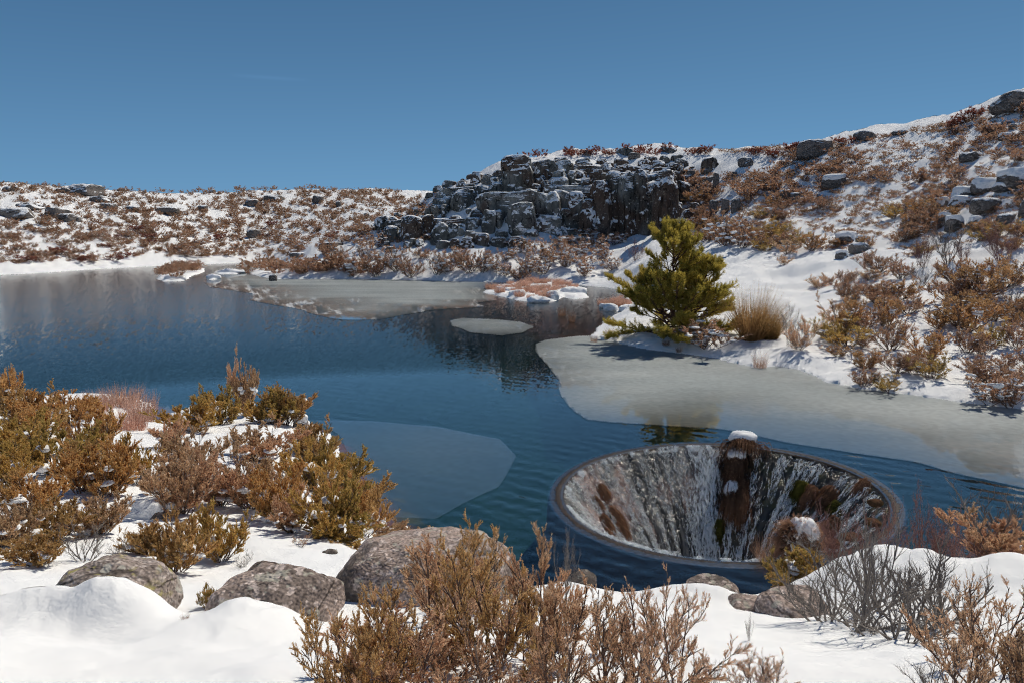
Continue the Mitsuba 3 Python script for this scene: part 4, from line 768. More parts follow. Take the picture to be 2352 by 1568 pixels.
b, wp, hp = z4b(1090, 690, 170, 190); plant('g_broom', b, wp, hp, 'smaller reddish broom bush leaning out right of the tall one', g=G, name='broom_bush', cat='bush', wu=1.1, hu=0.95)
for x, y, w, h, lab in [(1850,335,190,170,'round leafless pinkish shrub at the foot of the right hill'), (2240,310,270,190,'spreading leafless pinkish shrub near the right edge at the hill foot'), (2050,310,120,110,'thin leafless saplings between the two pinkish shrubs')]:
    b, wp, hp = z4b(x, y, w, h); plant('g_twiggy_0', b, wp, hp, lab, g=G, name='bare_bush', cat='bush')
for x, y, w, h, lab in [(1190,725,110,220,'thin leafless sapling on the bank right of the broom'), (1968,320,170,210,'leafless small tree with one dark trunk at the hill foot'), (1840,440,110,110,'thin leafless sapling leaning below the round pinkish shrub'), (2280,570,120,190,'thin leafless sapling near the right edge of the bank')]:
    b, wp, hp = z4b(x, y, w, h); plant('g_bare_2', b, wp, hp, lab, g=G, name='bare_sapling', cat='sapling')
# snowy shrubs under the cliff
z2 = lambda a, b, w, h: ((746.4 + a * .3906, 287 + b * .3906), w * .3906, h * .3906)
for n, (x, y, w, h, k) in enumerate([(60,810,130,110,0),(235,810,170,130,1),(150,890,170,130,2),(290,890,150,110,0),(430,860,160,140,1),(510,895,150,110,0),(660,875,160,130,1),(720,865,130,100,2),(860,865,190,130,0),(930,865,130,120,1),(1060,885,130,90,3),(1150,915,130,80,0),(1200,865,170,120,2),(1180,765,160,110,3),(1300,810,190,130,2),
      (1440,725,190,90,3),(1420,835,190,130,2),(1520,888,160,110,1),(1590,745,190,120,3),(1700,705,140,90,3),(1560,655,170,60,3),(1690,855,120,70,1),(1120,705,170,60,3),(300,725,130,80,1),(10,765,120,90,0),(1350,720,160,80,3),(1050,800,150,90,3),(1280,880,140,90,1),(1640,800,150,100,2),(780,800,130,80,1),(360,830,120,80,0),(1000,860,120,80,2),(1500,790,170,110,2),(560,790,110,70,0)]):
    b, wp, hp = z2(x, y, w, h)
    plant(f'g_snowy_{k}' if k else 'g_bank_1', b, wp, hp, 'snow-laden heath shrub on the white slope between the cliff and the ice', group='snow-laden shrubs below the cliff', g=G, name='snowy_shrub')
b, wp, hp = z2(1820, 800, 160, 110); plant('g_twiggy_1', b, wp, hp, 'bare twiggy shrub left of the pine', g=G, name='bare_bush', cat='bush')
# heath on the right hillside
sky_r = lambda x: np.interp(x, [1560, 1700, 1900, 2000, 2180, 2352], [345, 346, 330, 306, 283, 225])
def ok_hill(x, y, g):
    d = fb(np.c_[x / 70, y / 45, 0 * x], 3, 71)
    clear = ((x < 2080) & (y > 575)) | ((x < 1780) & (y < 400) & (y > 356)) | ((np.abs(x - 1880) < 60) & (np.abs(y - 520) < 40))
    return (d + g.uniform(-0.12, 0.12, len(x)) > -0.03) & ~clear
pts, g = scatter(185, 88, 1600, 2400, sky_r, lambda x: np.interp(x, [1600, 1900, 2100, 2352], [555, 590, 600, 610]), ok_hill, 1, 1)
def beside(pts, marks, reach=70):
    said, used = {}, set()
    for mx, my, name in marks:
        d = np.hypot(pts[:, 0] - mx, (pts[:, 1] - my) * 1.5)
        for i in np.argsort(d):
            if d[i] > reach or len([u for u in used if u[0] == name]) == 4: break
            dx, dy = pts[i, 0] - mx, (pts[i, 1] - my) * 1.3
            side = ('right of' if dx > 0 else 'left of') if abs(dx) > abs(dy) else ('just below' if dy > 0 else 'just above')
            if (name, side) in used or i in said: continue
            used.add((name, side)); said[i] = f'{side} the {name}'
    return said
HILL = beside(pts, [(1871, 342, 'large dark boulder on the skyline'), (1987, 312, 'snow-streaked skyline boulder'), (2335, 235, 'summit crag'), (2330, 413, 'long flat-topped boulder'), (2261, 428, 'rounded snow-capped boulder'), (2263, 470, 'big bare grey boulder'), (2209, 447, 'smooth snow-covered boulder'), (2169, 505, 'upright stone with a snow hat'), (2190, 517, 'slanted dark boulder'),
    (2239, 515, 'square stone with a snow lid'), (1916, 420, 'snow-capped dome boulder'), (1812, 450, 'split block stack'), (1712, 372, 'lone dark boulder below the skyline'), (2235, 360, 'high snow-topped dark boulder'), (1944, 548, 'snow-laden flat stone'), (1975, 570, 'pale square boulder'), (1767, 488, 'snow-topped stone in brown heath'), (1645, 430, 'jointed rocks by the cliff'), (1665, 480, 'three shaded rocks')])
pos = drops(pts[:, 0], pts[:, 1] + 3)
for n, ((x, y), p) in enumerate(zip(pts, pos)):
    zone = ('upper ' if y < float(sky_r(x)) + 90 else 'middle ' if y < 500 else 'lower ') + 'right hillside' + (' beside the cliff' if x < 1800 else '')
    top = (y - float(sky_r(x))) < 22
    w = g.uniform(22, 54) * np.interp(y, [230, 600], [0.8, 1.25])
    plant('g_far_1' if top else f'g_far_{g.choice([0, 0, 2, 2, 3])}' if y < 470 else f'g_bank_{g.choice([1, 2, 2, 0, 3])}', None, w, w * g.uniform(0.5, 0.72), 'red-brown leafless heath bush on the skyline of the right hill' if top else 'snow-dusted brown heath bush ' + (HILL[n] if n in HILL else 'on the ' + zone),
          group='heath bushes on the hill skyline' if top else 'heath bushes on the ' + zone, g=g, name='hill_bush', cat='bush', pos=p)
# heath on the moor: the nearest as bushes of their own, the rest as one mass
sky_l = lambda x: np.interp(x, [0, 170, 330, 600, 850, 1000], [421, 430, 442, 430, 434, 448])
shore_l = lambda x: np.interp(x, [0, 150, 350, 590, 800], [612, 606, 596, 592, 600])
def ok_moor(x, y, g):
    d = fb(np.c_[x / 60, y / 18, 0 * x], 3, 91)
    return (d + g.uniform(-0.15, 0.15, len(x)) > -0.06) & ~((x > 700) & (y > 560))
pts, g = scatter(85, 89, -10, 850, lambda x: 0 * x + 515, shore_l, ok_moor, 1, 1)
MOOR = beside(pts, [(583, 537, 'square brown boulder on the lower moor'), (760, 565, 'snow-covered slab above the spit'), (154, 504, 'dark stone at the end of the outcrop row'), (126, 488, 'jointed grey rocks'), (40, 490, 'long grey outcrop')], 80)
pos = drops(pts[:, 0], pts[:, 1])
for n, ((x, y), p) in enumerate(zip(pts, pos)):
    zone = ('shore of the moor' if y > 580 else 'lower moor' if y > 548 else 'middle moor') + (' at the left' if x < 280 else ' in the middle' if x < 560 else ' near the spit')
    w = g.uniform(20, 46) * np.interp(y, [515, 600], [0.8, 1.15])
    plant(f'g_far_{g.choice([0, 0, 1, 2, 2])}', None, w, w * g.uniform(0.36, 0.5), 'low brown heath bush ' + (MOOR[n] if n in MOOR else 'on the ' + zone), group='heath bushes on the ' + zone, g=g, name='moor_bush', cat='bush', pos=p)
def mass(name, label, pts, g, wlo, whi, flat, mats, seed):
    pos = drops(pts[:, 0], pts[:, 1]); st, lf, sn = shrub(seed, mains=7, spread=1.05, subs=4, twigs=2, plume=0.22, nleaf=5, ll=0.14, lw=0.07, snow=0, fleck=22, snow_r=0.10, low=0.1)
    for c, (m, mat) in enumerate(zip((lf, sn), mats)):
        out = []
        h = rs(seed)
        for p in pos:
            s = h.uniform(wlo, whi) * p[1] / FPX; v = m[0] @ R3([0, 0, 1], h.uniform(0, 6.28)).T
            out.append((v * [s / 1.3, s / 1.3, s * flat] + p, m[1]))
        put(f'{name}__{["foliage", "snow_flecks"][c]}', join(out), mat)
        labels[f'{name}__{["foliage", "snow_flecks"][c]}'] = {'kind': 'stuff'}
    tag(name, label, 'heath', kind='stuff')
pts, g = scatter(1900, 90, -10, 1010, lambda x: sky_l(x) + 2, lambda x: np.minimum(shore_l(x) - 4, np.where(x > 700, 560, 620)), lambda x, y, g: ok_moor(x, y, g) | (g.uniform(size=len(x)) < 0.45) & ~((x > 700) & (y > 560)), 1, 1)
mass('moor_heath', 'patchy reddish heath covering the far moor up to the skyline', pts, g, 9, 27, 0.42, ('m_moor', 'm_capsnow'), 201)
pts, g = scatter(1700, 92, 1560, 2380, lambda x: sky_r(x) + 2, lambda x: np.interp(x, [1600, 1900, 2100, 2352], [550, 585, 595, 600]), lambda x, y, g: ok_hill(x, y, g) | (g.uniform(size=len(x)) < 0.5) & (y < 560) & ~((x < 1780) & (y < 395) & (y > 356)), 1, 1)
mass('hill_heath', 'small snow-dusted heath between the bushes of the right hillside', pts, g, 9, 26, 0.5, ('m_moor', 'm_capsnow'), 203)
pts, g = scatter(60, 93, 560, 840, lambda x: 0 * x + 606, lambda x: 0 * x + 632, lambda x, y, g: g.uniform(size=len(x)) < 0.8, 1, 1)
mass('spit_heath', 'reddish heath with snow on the low spit left of the cliff', pts, g, 22, 50, 0.55, ('m_hill_heath', 'm_capsnow'), 204)
pts, g = scatter(26, 94, 1180, 1600, lambda x: np.interp(x, [1150, 1300, 1500, 1640], [372, 352, 344, 347]), lambda x: np.interp(x, [1150, 1300, 1500, 1640], [380, 366, 360, 362]), lambda x, y, g: g.uniform(size=len(x)) < 0.8, 1, 1)
mass('cliff_heath', 'dark red heath along the top of the cliff', pts, g, 18, 40, 0.5, ('m_red_heath', 'm_capsnow'), 205)

# ------------------------------------------------------------------ reeds, grass and snow humps
def grow_on(name, polys, n, seed, scale, label, group='g_rush', edge=0.15, cat='grass', hmul=1.0):
    g = rs(seed); done = 0
    tag(name, label, cat, kind='stuff')
    while done < n:
        poly = polys[g.randint(len(polys))]; x0, y0, x1, y1 = poly.bounds
        x, y = g.uniform(x0, x1), g.uniform(y0, y1)
        if not poly.contains(shapely.Point(x, y)): continue
        done += 1; s = scale * g.uniform(0.7, 1.3)
        instance(group, f'{name}__{done:03d}', (x, y, float(zat(x, y)) - 0.03), s, s, s * hmul * g.uniform(0.8, 1.2), g.uniform(0, 6.28))
grow_on('islet_rushes', [islet_polys[0][0].buffer(-0.6)], 60, 301, 1.6, 'pinkish dry rushes covering the grassy islet under the cliff')
grow_on('cove_rushes', [islet_polys[2][0]], 14, 302, 1.6, 'dry pink rushes among snow humps left of the pine')
def mound(px, py, w_px, h_px, label, seed, group=None):
    p = on_plane(px, py, 0.15); m = p[1] / FPX; W, Hh = w_px * m, h_px * m
    v, f = stone((W, max(W * 0.7, Hh * 1.5), Hh * 1.5), seed, 3, 0.9, 0.22, 0)
    k = key('snow_mound'); put(k, (v + p + [0, 0.2 * W, Hh * 0.2], f), 'm_capsnow', smooth=True); tag(k, label, 'snow mound', group)
z7 = lambda a, b, w, h: (976 + a * .2441, 574.2 + b * .2441, w * .2441, h * .2441)
for i, (a, lab) in enumerate([((870, 440, 180, 70), 'rounded snow mound at the front left of the grassy islet'), ((700, 385, 100, 46), 'small snow mound at the left end of the grassy islet'), ((1400, 412, 240, 58), 'long smooth snow mound at the right of the grassy islet'), ((1200, 465, 130, 84), 'lumpy snow mound at the front right of the grassy islet'),
        ((1070, 488, 210, 50), 'low snow mound at the front edge of the grassy islet'), ((800, 400, 150, 50), 'shaded snow mound among the rushes of the islet'), ((1750, 562, 130, 60), 'snow mound left of the pine at the water'), ((1690, 535, 100, 34), 'low snow mound at the left tip of the cove'), ((1880, 510, 120, 70), 'knobbly snow mound among pink rushes left of the pine'), ((1925, 575, 190, 66), 'wide snow mound closest to the pine in the cove')]):
    mound(*z7(*a), lab, 1300 + i)
for i, (px, py, w, h, lab) in enumerate([(398, 643, 46, 12, 'snow mound at the front of the small left islet'), (488, 640, 34, 10, 'tiny snow mound in the water right of the small left islet'), (528, 627, 62, 9, 'long low snow mound between the left islet and the spit')]):
    mound(px, py, w, h, lab, 1320 + i)
def heath_on(name, poly, n, seed, s, label):
    g = rs(seed); out = [[], []]
    st, lf, sn = shrub(seed, mains=8, spread=1.0, subs=5, twigs=3, plume=0.2, nleaf=7, ll=0.10, lw=0.045, snow=0, fleck=10, snow_r=0.07, low=0.1)
    while len(out[0]) < n:
        x0, y0, x1, y1 = poly.bounds; x, y = g.uniform(x0, x1), g.uniform(y0, y1)
        if not poly.contains(shapely.Point(x, y)): continue
        R = R3([0, 0, 1], g.uniform(0, 6.28)); k = s * g.uniform(0.7, 1.2)
        for o, m in zip(out, (lf, sn)): o.append((m[0] @ R.T * [k, k, k * 0.8] + [x, y, float(zat(x, y))], m[1]))
    put(name + '__foliage', join(out[0]), 'm_hill_heath'); put(name + '__snow_flecks', join(out[1]), 'm_capsnow')
    for c in ('__foliage', '__snow_flecks'): labels[name + c] = {'kind': 'stuff'}
    tag(name, label, 'heath', kind='stuff')
heath_on('islet_heath', islet_polys[3][0].buffer(-0.6), 26, 305, 2.6, 'rusty heath covering the small islet at the left of the lake')
# single grass tufts
for n, (x, y, w, h, lab) in enumerate([(1042,838,120,110,'dry grass tussock at the ice edge below the broom'), (575,720,60,40,'small grass tuft by the ice under the pine'), (110,690,60,70,'pinkish grass tuft at the point of the pine bank'), (60,660,70,60,'reddish grass at the tip of the pine bank'), (300,670,80,50,'shaded grass tuft left of the pine foot'), (220,790,60,50,'grass blades on the snow lip by the ice'), (640,770,60,40,'dark grass tuft on the snow lip')]):
    b, wp, hp = z4b(x, y, w, h); plant('g_grass', b, wp, hp, lab, g=G, name='grass_tuft', cat='grass tuft', wu=1.1, hu=0.5)
for x, y, w, h, lab in [(225,940,90,45,'dry grass fringe at the left of the snowy shore tussock'), (280,930,110,50,'dry grass fringe on top of the snowy shore tussock'), (325,965,80,70,'pinkish dry grass hanging over the cove'), (300,985,90,60,'dry grass at the foot of the snowy shore tussock'), (330,1380,60,25,'')]:
    if lab: plant('g_rush', (x, y), w, h, lab, g=G, name='grass_tuft', cat='grass tuft', wu=1.1, hu=0.5)

# ------------------------------------------------------------------ the pine
def pine(foot, s, label):
    """s: metres per pixel of the photograph at the tree"""
    g = rs(41); k = key('pine_tree'); tag(k, label, 'tree')
    trunks = []
    def stemline(p0, p1, n, wob):
        t = np.linspace(0, 1, n)[:, None]; w = np.cumsum(g.normal(0, wob, (n, 3)), 0) * [1, 1, 0]; w -= w[0]
        return p0 + (p1 - p0) * t + w * np.sin(np.pi * t) ** .5
    Ht = 234 * s
    a = stemline(foot + [0, 0, -0.3], foot + [-10 * s, 6 * s, Ht], 14, 0.012 * Ht)
    b = stemline(foot + [18 * s, -2 * s, -0.2], foot + [78 * s, 10 * s, Ht * 0.66], 10, 0.012 * Ht)
    c = stemline(foot + [-8 * s, 4 * s, 0.1], foot + [-62 * s, 12 * s, Ht * 0.52], 8, 0.012 * Ht)
    tr = [(a, 0.026 * Ht), (b, 0.020 * Ht), (c, 0.013 * Ht)]
    put(k + '__trunk', tubes(a[None], (0.021 * Ht * np.linspace(1, 0.10, 14) ** 0.9)[None], 9), 'm_bark', smooth=True)
    put(k + '__trunk_001', tubes(b[None], (0.017 * Ht * np.linspace(1, 0.12, 10) ** 0.9)[None], 8), 'm_bark', smooth=True)
    put(k + '__trunk_002', tubes(c[None], (0.012 * Ht * np.linspace(1, 0.15, 8) ** 0.9)[None], 7), 'm_bark', smooth=True)
    twp, twd, twl, limbs = [], [], [], []
    for line, n, reach, lo in ((a, 66, 0.57, 0.02), (b, 44, 0.43, 0.06), (c, 30, 0.37, 0.08)):
        for i in range(n):
            t = lo + (0.97 - lo) * (i + g.uniform(0, 1)) / n
            q = t * (len(line) - 1); j = min(int(q), len(line) - 2); p0 = line[j] + (line[j + 1] - line[j]) * (q - j)
            L = Ht * reach * (1.0 + 0.22 * (t < 0.35)) * (1 - t) ** 0.66 * g.uniform(0.62, 1.12) + 0.045 * Ht
            an = g.uniform(0, 2 * np.pi); el = math.radians(np.interp(t, [0, 0.25, 0.6, 1.0], [-4, 10, 28, 50]) + g.normal(0, 13))
            d = np.array([math.cos(an) * math.cos(el), math.sin(an) * math.cos(el), math.sin(el)])
            limb = curve(p0[None], d[None], np.array([L]), 7, np.array([[0, 0, 0.20 if t > 0.25 else 0.10]]), 0.02, g)
            limbs.append((limb, 0.0060 * Ht * (0.4 + L / (0.4 * Ht)) * np.linspace(1, 0.25, 7)[None]))
            m = int(10 + 44 * L / (0.45 * Ht)); u = np.sqrt(g.uniform(0.10, 1, m)); u[:2] = 1
            qi = np.minimum((u * 6).astype(int), 5); fr = (u * 6 - qi)[:, None]
            pp = limb[0, qi] * (1 - fr) + limb[0, qi + 1] * fr; dd = unit(limb[0, qi + 1] - limb[0, qi])
            side = unit(np.cross(dd, [0, 0, 1.0])) * g.choice([-1, 1], m)[:, None]
            td = unit(dd * 0.8 + side * g.uniform(0.1, 1.15, (m, 1)) + [0, 0, 0.32] + g.normal(0, 0.30, (m, 3)))
            twp.append(pp); twd.append(td); twl.append(Ht * g.uniform(0.045, 0.125, m) * (1.15 - 0.5 * u))
    for n, (l, r) in enumerate(limbs):
        put(key(k + '__limb'), tubes(l, r, 5), 'm_bark', smooth=True)
    twp, twd, twl = np.vstack(twp), np.vstack(twd), np.concatenate(twl)
    tw = curve(twp, twd, twl, 3, np.tile([0, 0, 0.25], (len(twp), 1)), 0.02, g)
    st = tubes(tw, np.tile([0.0022 * Ht, 0.0016 * Ht, 0.0008 * Ht], (len(twp), 1)), 3)
    ends = tw[:, 1]; dirs = unit(tw[:, 2] - tw[:, 1])
    n1 = leaves(twp, twd, twl * 1.08, 52, 0.026 * Ht, 0.0024 * Ht, 0.85, g, 0.25)
    n2 = leaves(ends, dirs, twl * 0.62, 34, 0.028 * Ht, 0.0024 * Ht, 0.65, g, 0.4)
    put(k + '__twigs', st, 'm_bark'); put(k + '__crown', join([n1, n2]), 'm_needles')
    labels[k + '__twigs'] = {'kind': 'stuff'}; labels[k + '__crown'] = {'kind': 'stuff'}
    low = np.nonzero(tw[:, 1, 2] < foot[2] + 0.55 * Ht)[0]
    c = tw[g.choice(low, 120), 1]
    put(k + '__snow_clumps', lumps(c, 0.011 * Ht * g.uniform(0.5, 1.4, len(c)), g, 1), 'm_capsnow', smooth=True)
    labels[k + '__snow_clumps'] = {'kind': 'stuff'}
pf = drop(1550, 768)
pine(pf, pf[1] / FPX, 'olive-green pine tree standing on the snowy bank at the ice edge')

# ------------------------------------------------------------------ falling water and tussocks in the funnel
def wall_hit(px, py, s0=0.1, s1=0.95):
    """where the ray through a pixel meets the inner wall: (angle, s, point)"""
    th, s = np.meshgrid(np.linspace(-np.pi, np.pi, 721), np.linspace(s0, s1, 171), indexing='ij')
    p = wall_point(th, s); d = ray(px, py)
    v = p - EYE; t = v @ d; off = np.linalg.norm(v - t[..., None] * d, axis=-1) / t
    near = off < 0.004
    if not near.any(): near = off <= off.min() + 1e-6
    score = np.where(near, t * (-1 if np.median(p[near][:, 2]) < 0 else 1) + off * 2000, 1e9)
    i = np.unravel_index(np.argmin(score), score.shape)
    return th[i], s[i], p[i]
g = rs(71)
def wall_frame(th, s):
    e = 1e-3; p = wall_point(th, s); dn = unit(wall_point(th, s + e) - p); sd = unit(wall_point(th + e, s) - p)
    n = np.cross(sd, dn); n = np.where(n[..., 2:] < 0, -n, n)
    return p, dn, sd, unit(n)
def streaks(n, dens, smin, smax, lmin, lmax, wmin, wmax, lift, seed):
    g = rs(seed); ths, sss = [], []
    while sum(map(len, ths)) < n:
        th = g.uniform(-np.pi, np.pi, 20000); s = g.uniform(smin, smax, 20000)
        ok = g.uniform(size=20000) < dens(th, s); ths.append(th[ok]); sss.append(s[ok])
    th, s = np.concatenate(ths)[:n], np.concatenate(sss)[:n]
    L = g.uniform(lmin, lmax, n) * g.uniform(0.4, 1, n); w = g.uniform(wmin, wmax, n)
    k = 4; t = np.linspace(0, 1, k)
    S = np.clip(s[:, None] + (L / 5.5)[:, None] * t, 0, 0.99); TH = th[:, None] + np.cumsum(g.normal(0, 0.006, (n, k)), 1)
    p, dn, sd, nr = wall_frame(TH, S)
    p = p + nr * (lift + g.uniform(0, 0.05, n)[:, None, None] + 0.05 * np.sin(np.pi * t)[None, :, None] * g.uniform(0, 1, n)[:, None, None])
    prof = np.array([0.25, 1, 0.8, 0.15])[None, :, None] * w[:, None, None] / 2
    tw = unit(sd + nr * g.normal(0, 0.5, (n, 1, 1)))
    a, b, c = p - tw * prof, p + tw * prof, p + nr * prof * 0.9
    v = np.stack([a, c, b], 2).reshape(n, -1, 3)
    i = np.arange(k - 1); q = []
    for j in (0, 1): q.append(np.stack([3 * i + j, 3 * i + j + 1, 3 * i + j + 4, 3 * i + j + 3], 1))
    q = np.vstack(q); f = np.vstack([q[:, [0, 1, 2]], q[:, [0, 2, 3]]])
    return v.reshape(-1, 3), (f[None] + (np.arange(n) * 3 * k)[:, None, None]).reshape(-1, 3)
def xy(th): q = np.stack([np.cos(th), np.sin(th)], -1) @ FM.T; return q / FR
def chan(th, s, f, seed): return fb(np.stack([np.cos(th) * f, np.sin(th) * f, s * 1.5], -1), 4, seed) + 0.5
def dens_sheet(th, s):                      # lacy sheet over the left and the far wall
    x = xy(th)[:, 0]
    return ss(0.25, -0.25, x) * ss(0.38, 0.66, chan(th, s, 26, 5)) * (0.45 + 0.55 * ss(0.15, 0.6, s)) + 0.02
def dens_falls(th, s):                      # strong falls right of the middle, thin ones farther right
    x, y = xy(th)[:, 0], xy(th)[:, 1]; c = chan(th, s * 0.5, 12, 9)
    mid_ = np.exp(-((x - 0.16) / 0.10) ** 2) * (y > 0) + 0.5 * np.exp(-((x + 0.02) / 0.07) ** 2) * (y > 0) * ss(0.3, 0.7, s)
    return np.clip(mid_ + ss(0.2, 0.35, x) * ss(0.52, 0.60, c) * 0.5 + ss(0.1, 0.3, x) * ss(0.50, 0.68, chan(th, s, 20, 12)) * 0.5, 0, 1)
water = join([streaks(19000, dens_sheet, 0.15, 0.85, 0.04, 0.22, 0.006, 0.020, 0.04, 1), streaks(7500, dens_falls, 0.15, 0.9, 0.06, 0.36, 0.010, 0.038, 0.07, 2),
              streaks(2600, lambda th, s: ss(0.45, 0.7, chan(th, s * 0, 26, 3)) * ss(0.5, 0.1, xy(th)[:, 0]), 0.125, 0.17, 0.04, 0.14, 0.012, 0.03, 0.03, 3)])
put('spillway_funnel__falling_water', water, 'm_foam')
labels['spillway_funnel__falling_water'] = {'label': 'white lacy water running down the wall', 'kind': 'stuff'}
def hanging(px, py, w_px, h_px, label, mat='m_tussock', seed=1, cap=False, n=900, s0=0.1):
    """a clump of dead grass combed down the wall by the water"""
    g = rs(seed); th, s, p = wall_hit(px, py, s0); P0, dn, sd, nr = (a[0] for a in wall_frame(np.array([th]), np.array([s])))
    m = p[1] / FPX; W, L = w_px * m, h_px * m * 1.25
    b = g.normal(0, 0.36, n); u = g.uniform(-0.25, 0.45, n)
    base = P0 + sd * (b * W)[:, None] + dn * (u * L)[:, None] + nr * (0.16 * W + 0.30 * W * np.clip(1 - (b / 0.6) ** 2, 0, 1))[:, None]
    d = unit(nr * 0.95 + dn * 0.6 + sd * (b * 1.0)[:, None] + g.normal(0, 0.24, (n, 3)))
    c = curve(base, d, L * g.uniform(0.25, 0.75, n), 5, np.tile(dn * 0.9 - nr * 0.75 + [0, 0, -0.35], (n, 1)), 0.012, g)
    wv = np.cross(d, dn); wv = unit(wv + sd * 0.6)[:, None] * (0.017 * np.array([0.6, 1, 1, .8, .3]))[None, :, None]
    v = np.stack([c - wv, c + wv], 2).reshape(n, -1, 3); i = np.arange(4)
    q = np.stack([2 * i, 2 * i + 1, 2 * i + 3, 2 * i + 2], 1); f = np.vstack([q[:, [0, 1, 2]], q[:, [0, 2, 3]]])
    k = key('grass_clump')
    core, cf = stone((W * 0.78, W * 0.5, L * 0.5) if cap else (W * 0.42, W * 0.28, L * 0.28), seed + 3, 3, 0.9, 0.16, 0)
    B = np.stack([sd, nr, -dn], 1)
    core = core @ B.T + P0 + dn * L * 0.06 + nr * 0.10 * W
    put(k + '__blades', (v.reshape(-1, 3), (f[None] + (np.arange(n) * 10)[:, None, None]).reshape(-1, 3)), mat)
    put(k + '__root_mat', (core, cf), 'm_rootmat', smooth=True)
    if cap:
        q = core + nr * 0.04
        put(k + '__snow_cap', snow_on(q + nr * 0.10 * W + (q - q.mean(0)) * [0.5, 0.3, 0.2], cf, 0.16 * W, 0.22, 0.40, 2.0, seed, unit(nr * 0.9 + [0, -0.2, 0.8])), 'm_capsnow', smooth=True)
    labels[k + '__blades'] = {'kind': 'stuff'}
    tag(k, label, 'grass clump')
rocky('m_rootmat', lambda p, n, uv: mix((0.05, 0.03, 0.02), (0.16, 0.085, 0.05), fbm(p.x * 6, p.y * 6, p.z * 2, 3)), 0.03)
for i, (x, y, w, h, lab, mat, cap) in enumerate([
    (1707, 1022, 52, 40, 'snow-capped dry grass clump on the far rim of the funnel', 'm_tussock', True), (1692, 1050, 38, 42, 'snow-covered grass clump just under the far rim', 'm_tussock', True), (1682, 1080, 24, 32, 'dark grass clump hanging left of the snow ledge on the far wall', 'm_tussock', False),
    (1680, 1122, 26, 58, 'long brown grass clump hanging down the middle of the far wall', 'm_tussock', True), (1705, 1105, 20, 46, 'rusty grass clump right of the long one on the far wall', 'm_tussock', False), (1708, 1140, 22, 50, 'small rusty grass clump low on the far wall', 'm_tussock', False),
    (1375, 1120, 20, 24, 'topmost reddish grass clump on the lit left wall', 'm_tussock', False), (1402, 1172, 16, 40, 'long reddish grass trail down the left wall', 'm_tussock', False), (1364, 1146, 12, 26, 'thin grass clump left of the reddish trail', 'm_tussock', False), (1380, 1188, 18, 28, 'dark brown clump low on the left wall', 'm_tussock', False), (1416, 1204, 18, 30, 'brown clump near the left front rim', 'm_tussock', False), (1388, 1218, 14, 22, 'lowest brown clump on the left wall', 'm_tussock', False),
    (1846, 1115, 24, 34, 'brown and green clump on the shaded right wall, upper one', 'm_moss', False), (1868, 1125, 20, 36, 'brown clump beside a white fall on the right wall', 'm_tussock', False), (1915, 1130, 24, 40, 'brown clump in the middle of the right wall', 'm_tussock', False), (1995, 1112, 26, 26, 'dark brown clump high on the right wall near the rim', 'm_tussock', False),
    (1930, 1205, 46, 34, 'large brown clump low on the right wall', 'm_tussock', False), (1900, 1228, 28, 30, 'dark clump under the large brown one', 'm_tussock', False), (1925, 1160, 24, 24, 'olive tuft in the middle of the right wall', 'm_moss', False), (1652, 1200, 16, 30, 'green tuft low in the middle of the far wall', 'm_moss', False)]):
    hanging(x, y, w, h, lab, mat, 810 + i, cap, 420 if w > 30 else 260)
# tufts on the near rim
def rim_tuft(px, py, w_px, h_px, n, label, mat, seed, cap=False, spiky=0.9):
    g = rs(seed); p = on_plane(px, py, 0.0); m = p[1] / FPX; W, Hh = w_px * m, h_px * m
    k = key('grass_tussock')
    core, cf = stone((W * 0.85, W * 0.75, Hh * 1.1), seed, 4, 0.85, 0.22, 2); core = core + p + [0, 0.1 * W, Hh * 0.32]
    put(k + '__root_mat', (core, cf), 'm_rootmat', smooth=True)
    i = g.choice(len(core), n); nr = vnormals(core, cf)[i]; ok = nr[:, 2] > -0.55
    i, nr = i[ok], nr[ok]; d = unit(nr + [0, 0, 0.25] + g.normal(0, 0.2, nr.shape)); n = len(i)
    c = curve(core[i] - nr * 0.03, d, Hh * g.uniform(0.12, 0.42, n) * spiky, 4, np.tile([0, 0, -0.35], (n, 1)), 0.015, g)
    wv = unit(np.cross(d, [0, 0, 1.0]))[:, None] * (0.010 * np.array([1, 1, .7, .2]))[None, :, None]
    v = np.stack([c - wv, c + wv], 2).reshape(n, -1, 3); a = np.arange(3)
    q = np.stack([2 * a, 2 * a + 1, 2 * a + 3, 2 * a + 2], 1); f = np.vstack([q[:, [0, 1, 2]], q[:, [0, 2, 3]]])
    put(k + '__blades', (v.reshape(-1, 3), (f[None] + (np.arange(n) * 8)[:, None, None]).reshape(-1, 3)), mat); labels[k + '__blades'] = {'kind': 'stuff'}
    if cap: put(k + '__snow_cap', snow_on(core + (core - core.mean(0)) * 0.08, cf, Hh * 0.13, 0.40, 0.42, 1.8 / W, seed, (0.62, -0.42, 0.66)), 'm_capsnow', smooth=True)
    tag(k, label, 'grass tussock')
rim_tuft(1834, 1279, 98, 90, 3600, 'big dry grass tussock with a heavy snow cap on the near rim of the funnel', 'm_drygrass', 91, True, 1.15)
rim_tuft(1908, 1253, 60, 18, 500, 'flat brown mossy tuft on the near right rim', 'm_tussock', 92)
rim_tuft(1955, 1238, 54, 14, 600, 'low green mossy tuft on the near right rim', 'm_moss', 93)
rim_tuft(2008, 1205, 44, 16, 500, 'green mossy tuft on the right rim', 'm_moss', 94)
rim_tuft(2012, 1160, 40, 16, 400, 'dark green tuft on the far right inside edge', 'm_moss', 95)
p = on_plane(1755, 1281); plant('g_grass', None, 85, 70, 'long arching dry grass left of the big tussock on the near rim', g=G, name='grass_tuft', cat='grass tuft', wu=1.0, hu=0.5, pos=p)

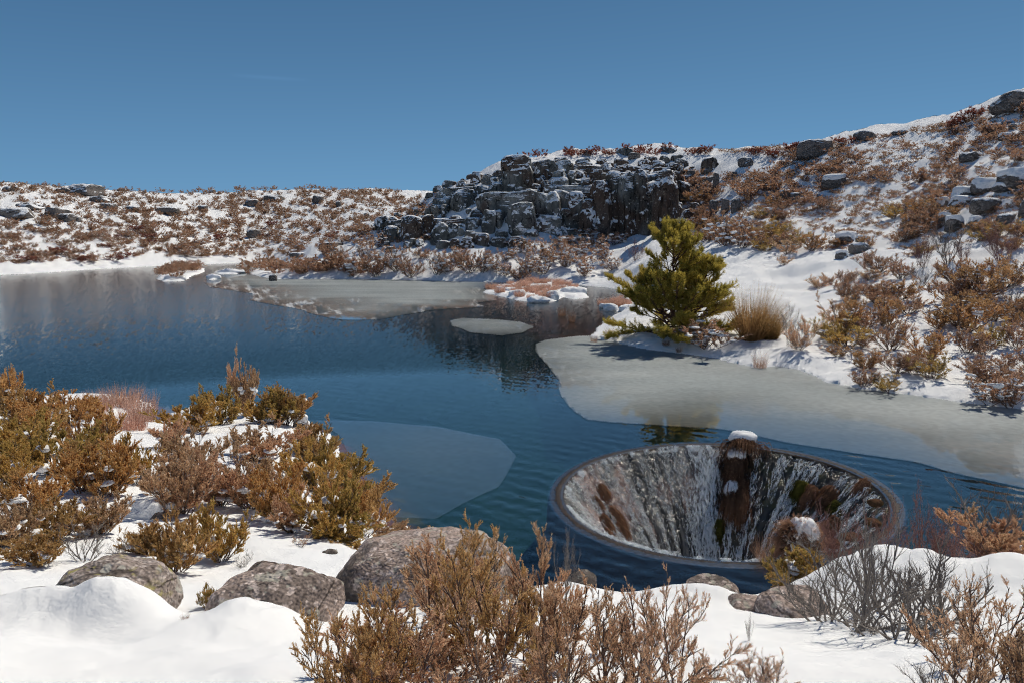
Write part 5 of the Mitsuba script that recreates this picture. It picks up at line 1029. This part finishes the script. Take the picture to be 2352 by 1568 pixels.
# ------------------------------------------------------------------ more of the foreground clump, and small things in the snow
for x, y, w, h, kind, name, lab in [
 (800, 1620, 230, 300, 'g_full_1', 'heather_shrub', 'dark-leaved shrub spilling onto the smooth snow at the left of the clump'), (950, 1640, 300, 330, 'g_full_0', 'heather_shrub', 'wide tan shrub at the bottom edge under the large tan one'), (1120, 1650, 300, 320, 'g_sparse_1', 'heather_shrub', 'open shrub at the bottom edge in the middle of the clump'),
 (1240, 1470, 240, 330, 'g_full_0', 'heather_shrub', 'bushy pinkish-tan shrub beside the right end of the big grey boulder'), (1370, 1500, 220, 260, 'g_sparse_2', 'heather_shrub', 'thin tan shrub in front of the snow at the centre of the picture foot'), (1280, 1640, 280, 300, 'g_sparse_2', 'heather_shrub', 'twisted open shrub at the bottom edge, right of the clump centre'),
 (1450, 1650, 280, 300, 'g_sparse_0', 'heather_shrub', 'open shrub with lit tan tips at the bottom edge below the tallest one'), (1010, 1430, 260, 250, 'g_full_0', 'heather_shrub', 'bushy tan shrub against the shaded face of the big grey boulder'), (1120, 1400, 220, 230, 'g_full_1', 'heather_shrub', 'olive shrub against the middle of the big grey boulder'),
 (1530, 1470, 170, 230, 'g_sparse_1', 'heather_shrub', 'airy tan shrub against the dark water right of the tallest one'), (2280, 1500, 210, 230, 'g_sparse_1', 'heather_shrub', 'airy orange shrub on the snow in front of the dead tangle'), (2200, 1640, 240, 280, 'g_sparse_2', 'heather_shrub', 'open tan shrub at the bottom edge near the right corner')]:
    plant(kind, (x, y), w, h * 0.72, lab, g=G, name=name, pos=drop(x, y, 1.4))
for i, (x, y, w, h, lab) in enumerate([(480, 1395, 40, 60, 'small green sprig poking from the snow beside the domed boulder'), (735, 1440, 40, 50, 'two thin twigs poking from the snow below the domed boulder'), (425, 1420, 30, 26, 'grass blades at the right foot of the lichen boulder'), (1720, 1470, 24, 70, 'single thin stalk standing in the snow below the granite ledge'),
        (690, 1255, 50, 26, 'brown sprig lying on the snow saddle'), (560, 1300, 60, 34, 'bare sprig on the snow left of the saddle')]):
    plant(['g_heather_4', 'g_bare_2', 'g_grass', 'g_bare_1', 'g_sparse_0', 'g_bare_0'][i], (x, y), w, h, lab, g=G, name='snow_sprig', cat='sprig', pos=drop(x, y, 1.6))

for i, (x, y, w, h, lab) in enumerate([(1900, 1425, 230, 200, 'dead lichen-grey shrub leaning left at the foot of the snow mound'), (2150, 1440, 240, 210, 'dead grey shrub at the right of the snow mound'), (2060, 1470, 330, 150, 'low tangle of dead lichen-grey branches before the snow mound'), (2010, 1400, 240, 220, 'dark upright dead branches in the middle of the snow mound')]):
    plant(f'g_bare_{i % 3}', (x, y), w, h, lab, g=G, name='bare_shrub')
